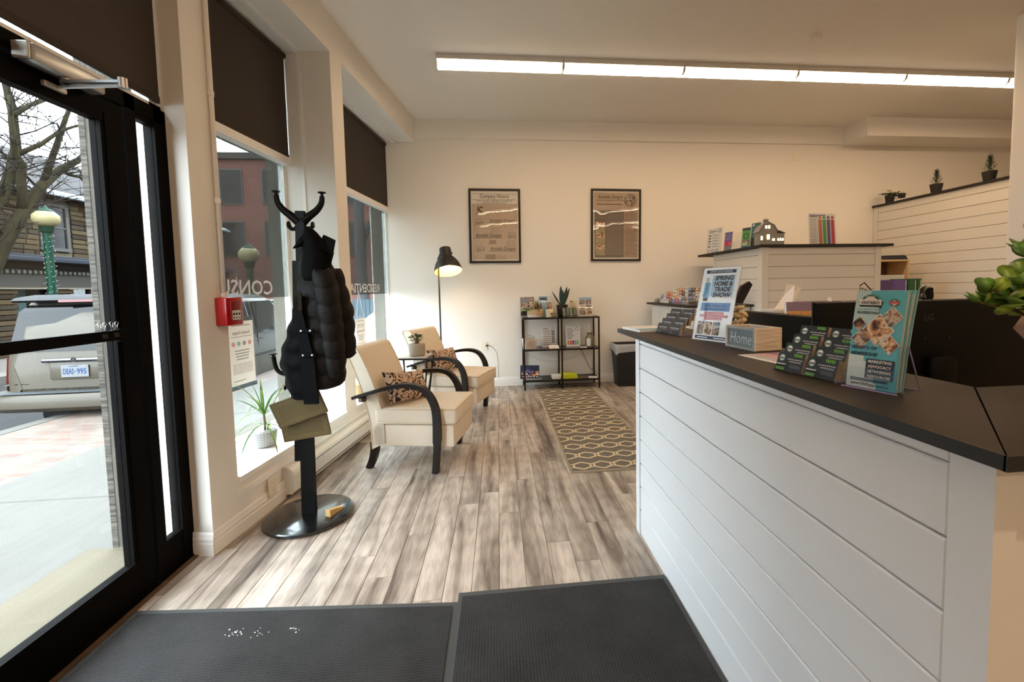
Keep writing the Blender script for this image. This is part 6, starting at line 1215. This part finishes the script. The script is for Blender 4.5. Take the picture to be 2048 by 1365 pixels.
def d_hist(e, w, h):
    e.rect(-w*.48,h*.02,w*.96,h*.80,NEWS,0); e.rect(-w*.48,h*.955,w*.94,.004,IK,-.0004); e.rect(-w*.48,h*.875,w*.94,.004,IK,-.0004)
    e.text('Company History',0,h*.90,.070,IK,-.0006,'CENTER',w*.62,bold=.01); e.text('PROUDLY FOUNDED & OPERATING IN OUR HOME TOWN',0,h*.85,.020,IK,-.0006,'CENTER',w*.76,bold=.02); e.text('BROCKVILLE, ONTARIO, CANADA',0,h*.823,.020,IK,-.0006,'CENTER',w*.50,bold=.02)
    e.rect(-w*.22,h*.02,w*.22,h*.075,TN2,-.0003); e.rect(0,h*.02,w*.24,h*.075,TN,-.0003); e.rect(-w*.13,h*.24,w*.15,h*.06,TN2,-.0003); e.rect(w*.24,h*.20,w*.2,h*.10,TN,-.0003); e.rect(-.06,h*.40,w*.2,h*.08,TN,-.0003)
    e.text('JC',-w*.39,h*.70,.10,IK,-.0006,width=w*.14,bold=.04,shear=.2); e.text('2001',w*.27,h*.70,.062,M('poster_grey_ink',(70,60,54),.6),-.0006,width=w*.17); e.rect(-w*.17,h*.715,w*.30,.006,MATS['poster_grey_ink'],-.0006)
    e.text('Renamed',-w*.35,h*.585,.026,MATS['poster_grey_ink'],-.0006,'CENTER',w*.15); e.text('2007',-w*.42,h*.515,.062,IK,-.0006,width=w*.18); e.text('Annable Designs',-w*.12,h*.565,.045,IK,-.0006,width=w*.56,shear=.4); e.rect(-w*.12,h*.548,w*.57,.005,IK,-.0006)
    e.text('Annable Designs',-w*.42,h*.345,.066,IK,-.0006,width=w*.56,shear=.4,bold=.006); e.rect(-w*.42,h*.328,w*.57,.006,IK,-.0006); e.text('Renamed',w*.35,h*.39,.026,MATS['poster_grey_ink'],-.0006,'CENTER',w*.15); e.text('2012',w*.27,h*.325,.062,IK,-.0006,width=w*.17)
    e.text('2019',-w*.40,h*.135,.062,IK,-.0006,width=w*.17); e.text('Relocated',-w*.31,h*.195,.024,MATS['poster_grey_ink'],-.0006,'CENTER',w*.17); e.text('Annable Designs',-w*.11,h*.155,.066,IK,-.0006,width=w*.54,shear=.4,bold=.006); e.rect(-w*.13,h*.138,w*.57,.006,IK,-.0006)
def d_des(e, w, h):
    e.rect(-w*.48,h*.02,w*.96,h*.96,TN,0); e.rect(-w*.46,h*.02,w*.63,h*.70,M('poster_dark_panel',(92,82,76),.6,var=.15,vscale=20),-.0003); e.rect(w*.18,h*.02,w*.29,h*.70,TN2,-.0003)
    e.text('Annable Designs',-w*.40,h*.89,.072,IK,-.0006,width=w*.55,shear=.4,bold=.006); e.text('ARCHITECTURAL  CONSULTING  & PLANNING',-w*.41,h*.855,.018,IK,-.0006,width=w*.58,bold=.02); e.rect(-w*.41,h*.80,w*.54,.009,IK,-.0006)
    e.disc(w*.31,h*.865,w*.13,IK,-.0006,28); e.disc(w*.31,h*.865,w*.12,PHOTO,-.0009,28); e.text('Home of Annable Designs',-w*.44,h*.705,.014,WHT,-.0006,width=w*.26)
    for k in range(34): e.rect(-w*(.22 if k > 4 else .44),h*(.66-.018*k),w*(.37 if k > 4 else .58),.004,M('poster_text_pale',(150,138,128),.6),-.0006)
    for k in range(26): e.rect(w*.20,h*(.68-.024*k),w*(.18+.06*((k*7)%3)),.003,M('poster_text_line',(48,42,40),.6),-.0006)
    for k in range(6): e.rect(-w*.44,h*(.47-.083*k),w*.20,h*.078,(PHOTO2,M('poster_photo_green',(150,140,104),.6,var=.6,vscale=50))[k%2],-.0006)
poster('black framed company history poster, left of the two on the back wall', -.366,.315,1.667,2.645, d_hist, .4)
poster('black framed brown design poster, right of the two on the back wall', 1.271,1.968,1.674,2.650, d_des, .6)
# ================================================================ black shelf unit and its contents
SX0, SX1, SY0, SY1 = .304, 1.304, 5.475, 5.805
SH = M('shelf_black_steel',(20,18,18),.45,metal=.3); SG = glass('smoked_glass',(.50,.50,.50),2.0)
t = thing('shelf_unit', 'black metal shelf unit with glass shelves against the back wall', 'shelf unit', (.804,5.64,0))
r_ = .0095
for x_ in (-.49,.0,.49):
    for y_ in (-.155,.155): B().box((x_-r_,y_-r_,0),(x_+r_,y_+r_,.94)).build('leg', SH, t)
for z_ in (.93,.52,.115):
    for y_ in (-.155,.155): B().box((-.4805,y_-r_,z_-r_),(.4805,y_+r_,z_+r_)).build('rail', SH, t)
    for x_ in (-.49,.49): B().box((x_-r_,-.1455,z_-r_),(x_+r_,.1455,z_+r_)).build('side_rail', SH, t)
for z_, m_ in ((.93,SG),(.52,SG),(.115,SH)): B().box((-.480,-.145,z_+.002),(.480,.145,z_+.009)).build('shelf_plate', m_, t)
ZA, ZM, ZL = .9404, .5304, .1254
def sx(px): return float(on_y(px,640,5.6)[0])
def d_ph1(e,w,h): e.rect(-w/2,0,w,h,PHOTO,YP); e.rect(-w/2,h*.7,w,h*.25,GREY,YP*1.5); e.rect(-w*.45,h*.05,w*.5,h*.3,CHAR,YP*1.5); e.rect(w*.2,h*.5,w*.16,h*.4,PHOTO2,YP*2); e.rect(-w*.4,h*.3,w*.3,.02,WHT,YP*2)
sheet('photo_board', 'dark harbour photo board leaning at the left end of the shelf top', 'picture', (.385,5.735,ZA), 0, 12, .19, .27, d_ph1, th=.004)
def d_blue(e,w,h): e.rect(-w/2,0,w,h,M('print_ice3',(140,176,190),.6,var=.3,vscale=20),YP); e.rect(-w*.4,h*.82,w*.8,.03,NAVY,YP*1.5); e.rect(-w*.3,h*.70,w*.6,.02,WHT,YP*1.5); e.rect(-w*.4,h*.05,w*.8,h*.35,TEAL,YP*1.5)
sheet('brochure', 'pale blue brochure standing behind the basket on the shelf top', 'brochure', (.60,5.735,ZA), 0, 10, .12, .275, d_blue, th=.01)
def d_ph2(e,w,h): e.rect(-w/2,0,w,h,WHT,YP*.5); e.rect(-w*.46,h*.05,w*.45,h*.9,PHOTO,YP); e.rect(.0,h*.05,w*.45,h*.9,PHOTO2,YP); e.disc(w*.2,h*.75,w*.1,WHT,YP*2,10)
sheet('photo_card', 'small brown photo card behind the white cube planter on the shelf top', 'photo', (.672,5.695,ZA), 0, 8, .085, .20, d_ph2, th=.003)
bk = thing('basket_planter', 'striped woven basket with green plant on the shelf top', 'plant', (.475,5.62,ZA)); SEA = M('seagrass',(196,152,98),.85,bump=.6,bscale=90); WHB = M('basket_white',(214,204,190),.8)
e = B(); pr_ = [(.10,0),(.105,.02)]; e.lathe([(.095,0),(.103,.010),(.105,.035)],WHB,26); 
for k in range(4): z0_ = .035+k*.017; e.lathe([(.105,z0_),(.109,z0_+.005),(.105,z0_+.011)],SEA,26); e.lathe([(.1045,z0_+.011),(.105,z0_+.017)],WHB,26)
e.build('basket', None, bk, 30); B().lathe([(.001,.092),(.10,.09)][::-1],n=20).build('soil', SOIL, bk)
rr = random.Random(3); lv = B()
for k in range(46):
    a_ = rr.random()*6.28; left = k < 26; b0 = (rr.uniform(-.09,.0) if left else rr.uniform(0,.09), rr.uniform(-.05,.05), .09); 
    if left: leaf_blade(lv, b0, (math.cos(a_)-.5,math.sin(a_),0), .5, rr.uniform(.10,.17), .026, 1.6, GRN_L if k%2 else GREEN)
    else: leaf_blade(lv, b0, (math.cos(a_),math.sin(a_),0), .8, rr.uniform(.08,.17), .016, .5, M('reddish_leaf',(120,80,60),.6) if k%3 else GRN_L)
lv.build('foliage', GREEN, bk)
cbp = thing('cube_planter', 'white cube planter with a trailing sprig on the shelf top', 'plant', (.655,5.535,ZA)); e = B(); e.rbox((-.045,-.03,0),(.045,.05,.10),.006); e.build('pot', M('planter_cream',(222,206,176),.5), cbp, 30)
e = B(); 
for k in range(7): oval_leaf(e, (.01+.012*k,-.035,.055-.012*(k%4)), (math.cos(k),-.3,math.sin(k*1.3)), .035, .022, GREEN if k%2 else GRN_D)
e.tube([(.0,-.02,.10),(-.03,-.035,.09),(.02,-.04,.04),(.02,-.04,-.01)],.002,STEM,4); e.build('sprig', GREEN, cbp)
ag = thing('potted_agave', 'dark agave in a black pot on the shelf top', 'plant', (.84,5.66,ZA)); e = B(); e.lathe([(.055,0),(.058,.004),(.074,.13),(.076,.155),(.070,.156)],n=26); e.build('pot', BPOT, ag, 40); B().lathe([(.001,.14),(.068,.138)][::-1],n=18).build('soil', SOIL, ag)
AGV = M('agave_leaf',(36,62,54),.45,var=.25,vscale=12)
for dx_, dy_, up_, ln, wd_ in ((-.12,-.1,.93,.275,.05),(.5,-.1,.80,.27,.045),(.9,0,.72,.26,.04),(-.95,0,.62,.24,.022),(.25,.4,.86,.22,.04),(-.3,.4,.85,.2,.036)): e = B(); leaf_blade(e,(dx_*.015,dy_*.015,.135),(dx_,dy_,0),up_,ln,wd_,-.05,None,7,side=(1,0,0)); e.build('leaf', AGV, ag, True)
def d_mem(e,w,h): e.rect(-w*.38,h*.88,w*.4,.012,CHAR,YP); [e.rect(-w*.36,h*(.8-.06*k),w*.72,.004,GREY,YP) for k in range(8)]
sheet('info_card', 'cream information card behind the card stacks on the shelf top', 'card', (.995,5.70,ZA), 0, 6, .095, .21, d_mem, th=.003, paper=CREAMP)
def d_col(e,w,h):
    e.rect(-w*.46,h*.90,w*.92,h*.08,SKYB,YP)
    for i in range(2):
        for j in range(3): e.rect(-w*.44+i*w*.46,h*(.05+.285*j),w*.42,h*.26,(PHOTO,PHOTO2,PHOTO)[(i+j)%3],YP)
sheet('collage_stand', 'photo collage in a white stand at the right end of the shelf top', 'picture', (1.155,5.63,ZA), 0, 9, .185, .25, d_col, th=.004, holder=.06)
ch_ = thing('card_holder', 'clear holder with two stacks of dark cards on the shelf top', 'card holder', (.925,5.535,ZA)); e = B(); e.box((-.10,-.01,0),(.10,.05,.003)); e.box((-.10,-.01,0),(.10,-.008,.025)); e.build('tray', ACR, ch_)
for s in (-1,1):
    for k in range(4):
        q = thing('card_stack', 'dark cards, %s tier %s, in the holder on the shelf top' % (('lowest','second','third','top')[k],'left' if s<0 else 'right'), 'business cards', (.925+s*.048,5.53+.012*k,ZA+.004+.021*k), 0, 'card stacks on the shelf top', rot=(-.25,0,0)); B().box((-.044,0,0),(.044,.010,.052)).build('cards', MATS['card_edge'], q); e = B(); f_green(e,.088,.052); e.build('card_face', None, q)
# middle shelf
mb = thing('gift_box', 'white basket box with black script lettering on the middle shelf', 'box', (.395,5.62,ZM), .25); e = B(); e.add([(-.075,-.06,0),(.075,-.06,0),(.075,.06,0),(-.075,.06,0),(-.09,-.07,.13),(.09,-.07,.13),(.09,.07,.13),(-.09,.07,.13)],[(0,3,2,1),(0,1,5,4),(1,2,6,5),(2,3,7,6),(3,0,4,7)]); e.build('body', M('box_white',(216,208,200),.6), mb)
e = B(); [e.tube(arc([(-.05+.0125*i,-.0705+.001*(z0_<.06),z0_+.018*math.sin(i*1.9+z0_*40)) for i in range(9)],4),.0018,CHAR,4) for z0_ in (.085,.045)]; o = e.build('script_lettering', None, mb); e = B(); e.tube(arc([(-.085,0,.13),(-.03,0,.165),(.03,0,.165),(.085,0,.13)],4),.002,n=4); e.build('handle', SH, mb)
def d_list(e,w,h):
    e.disc(w*.30,h*.90,w*.12,GREY,YP,16); e.disc(w*.30,h*.90,w*.08,WHT,YP*1.5,16); e.rect(-w*.42,h*.92,w*.42,.008,CHAR,YP)
    for k in range(8): e.rect(-w*.42,h*(.82-.095*k),w*.66,.005,M('print_dark_red',(110,66,66),.6),YP); e.rect(-w*.42,h*(.80-.095*k),w*.5,.003,INKL,YP); e.rect(w*.20,h*(.76-.08*k),w*.22,.02,INKL,YP*.5)
sheet('price_list', 'printed price list standing on the left half of the middle shelf', 'sheet', (.66,5.66,ZM), 0, 8, .19, .265, d_list, th=.002)
def d_shirt(e,w,h):
    e.disc(w*.28,h*.90,w*.13,GREY,YP,16); e.disc(w*.28,h*.90,w*.09,WHT,YP*1.5,16); e.rect(-w*.42,h*.91,w*.40,.008,GREY,YP)
    for k in range(6): e.rect(-w*.42,h*(.82-.085*k),w*(.5-.06*(k%3)),.007,NAVY,YP); e.rect(w*.12,h*(.82-.085*k),w*.32,.002,INKL,YP)
    for k, m_ in enumerate((ORG,SAL,MAG,SKYB,LIME)): x_ = -w*.40+k*w*.165; e.rect(x_,h*.10,w*.13,h*.20,m_,YP); e.disc(x_+w*.065,h*.31,w*.035,m_,YP*1.2,10)
sheet('tag_chart', 'white chart with five coloured tags on the right half of the middle shelf', 'sheet', (.985,5.66,ZM), 0, 8, .19, .265, d_shirt, th=.002)
mc = thing('milk_can', 'olive tin milk can with white label on the middle shelf', 'can', (1.20,5.62,ZM)); e = B(); e.lathe([(.058,0),(.060,.006),(.060,.115),(.052,.14),(.034,.155),(.032,.165),(.040,.180),(.040,.186),(.001,.187)],n=28); e.build('body', M('olive_tin',(118,112,92),.5,metal=.2), mc, 40)
e = B(); n_ = 8; e.loft([[(.0606*math.cos(a_),.0606*math.sin(a_),z_) for a_ in np.linspace(-2.5,-1.55,n_)] for z_ in (.015,.115)],None,False,False); e.build('label_patch', M('label_offwhite',(206,204,192),.7), mc)
sheet('folded_leaflet', 'folded pale leaflet lying in front of the price list', 'leaflet', (.715,5.545,ZM), .1, 62, .13, .07, lambda e,w,h: e.rect(-w*.4,h*.3,w*.6,.006,SAL,YP), th=.006)
sheet('small_card', 'small white card lying in front of the tag chart', 'card', (1.10,5.52,ZM+.001), .05, 80, .09, .04, lambda e,w,h: e.rect(-w*.4,h*.3,w*.6,.004,INKL,YP), th=.002)
# bottom shelf
def d_game(e,w,h):
    e.rect(-w/2,0,w,h,M('print_night',(34,42,76),.6),YP); rr = random.Random(4)
    for k in range(26): e.rect(rr.uniform(-w*.45,w*.35),rr.uniform(.01,h*.5),rr.uniform(.01,.04),rr.uniform(.01,.03),rr.choice([ORG,WHT,RDP,SKYB,MAG,CREAMP]),YP*(1.3+k*.03))
    e.add([(-w*.35,YP*3,h*.5),(w*.15,YP*3,h*.5),(-w*.1,YP*3,h*.72)],[(0,1,2)],PURPL)
sheet('puzzle_box', 'dark blue puzzle box with colourful village picture on the bottom shelf', 'box', (.385,5.60,ZL), -.12, 10, .25, .18, d_game, th=.03, paper=M('box_navy',(38,42,66),.6), roll=1)
sheet('flat_folder', 'flat grey folder lying in front of the puzzle box', 'folder', (.43,5.535,ZL+.001), 0, 84, .22, .10, lambda e,w,h: None, th=.008, paper=M('folder_grey',(126,136,134),.6))
for k in range(4):
    o = B(); o.box((-.055,-.07,0),(.055,.07,.011)); q = o.build('booklet', PAPER, None, loc=(.735,5.60,ZL+.0004+k*.0116), rot=(0,0,.05*(k%2))); tag(q, 'white booklet, %s in the pile on the bottom shelf' % ('lowest','second','third','topmost')[k], 'booklet', 'white booklets on the bottom shelf')
YL = M('booklet_yellow',(206,214,40),.6)
for k in range(5):
    o = B(); o.box((-.105,-.07,0),(.105,.07,.011)); q = o.build('booklet', YL, None, loc=(.915-.004*k,5.60,ZL+.0004+k*.0116), rot=(0,0,-.04*(k%2))); tag(q, 'lime yellow booklet, %s in the pile on the bottom shelf' % ('lowest','second','third','fourth','topmost')[k], 'booklet', 'yellow booklets on the bottom shelf')
o = B(); o.box((-.08,-.05,0),(.08,.05,.004)); tag(o.build('leaflet', M('leaflet_dark',(96,96,84),.7), None, loc=(1.09,5.57,ZL+.0004)), 'dull green leaflet flat on the bottom shelf', 'leaflet')
o = B(); o.box((-.06,-.05,0),(.06,.05,.006)); tag(o.build('leaflet', PAPER, None, loc=(1.225,5.55,ZL+.0004), rot=(0,0,-.2)), 'white leaflet flat at the right end of the bottom shelf', 'leaflet')
# cords
cd = B(); cd.tube(arc([(1.12,5.812,.47),(1.14,5.80,.42),(1.20,5.80,.28),(1.24,5.80,.20),(1.30,5.80,.17),(1.36,5.80,.10)],5),.003,n=5); cd.at((1.12,5.81,.47)).sphere((0,0,0),.014,n=8,k=5); tag(cd.build('power_cord', BLACK), 'black power cord plugged in behind the shelf', 'cord')
cd = B(); cd.tube(arc([(.33,5.812,.50),(.42,5.812,.40),(.65,5.812,.32),(.9,5.812,.33),(1.05,5.812,.38)],6),.002,n=5); tag(cd.build('power_cord', M('grey_cord',(160,158,154),.6)), 'thin grey cord sagging along the wall behind the shelf', 'cord')
cd = B(); cd.tube(arc([(-.17,5.81,.56),(-.12,5.79,.555),(-.06,5.78,.50),(-.03,5.78,.40),(-.02,5.78,.12)],5),.003,n=5); cd.at((-.17,5.805,.56)).sphere((0,0,0),(.02,.015,.015),n=8,k=5); tag(cd.build('power_cord', MATS['outlet_slot']), 'dark cord plugged in behind the far armchair', 'cord')
# ---- waste bin
wbn = thing('waste_bin', 'black waste bin with a clear liner beside the shelf', 'waste bin', (1.70,5.60,0)); 
def rr_ring(hx,hy,z,r=.04,n=5):
    out = []
    for cx_,cy_,a0 in ((hx-r,hy-r,0),(-hx+r,hy-r,math.pi/2),(-hx+r,-hy+r,math.pi),(hx-r,-hy+r,1.5*math.pi)):
        for k in range(n): a_ = a0+math.pi/2*k/(n-1); out.append((cx_+r*math.cos(a_),cy_+r*math.sin(a_),z))
    return out
e = B(); e.loft([rr_ring(.145,.12,0),rr_ring(.15,.125,.02),rr_ring(.185,.15,.53),rr_ring(.192,.157,.535),rr_ring(.192,.157,.56),rr_ring(.182,.147,.56),rr_ring(.178,.143,.50)],cap=False); e.add(rr_ring(.145,.12,.004),[tuple(range(20))]); e.build('bin', M('bin_black',(18,18,19),.5), wbn, 40)
e = B(); 
def lring(s,z,w): return [(x_*s+.004*math.sin(i*2.3)*w,y_*s+.004*math.cos(i*1.7)*w,z+.018*math.sin(i*.9)*w) for i,(x_,y_,_) in enumerate(rr_ring(.192,.157,0))]
e.loft([lring(.93,.46,0),lring(.95,.568,0),lring(1.02,.568,0),lring(1.03,.52,.6),lring(1.04,.455,1.6)],cap=False); e.build('liner', glass('bin_liner',(.7,.7,.7),1.0,haze=.45,hazecol=(.8,.8,.8)), wbn, True)
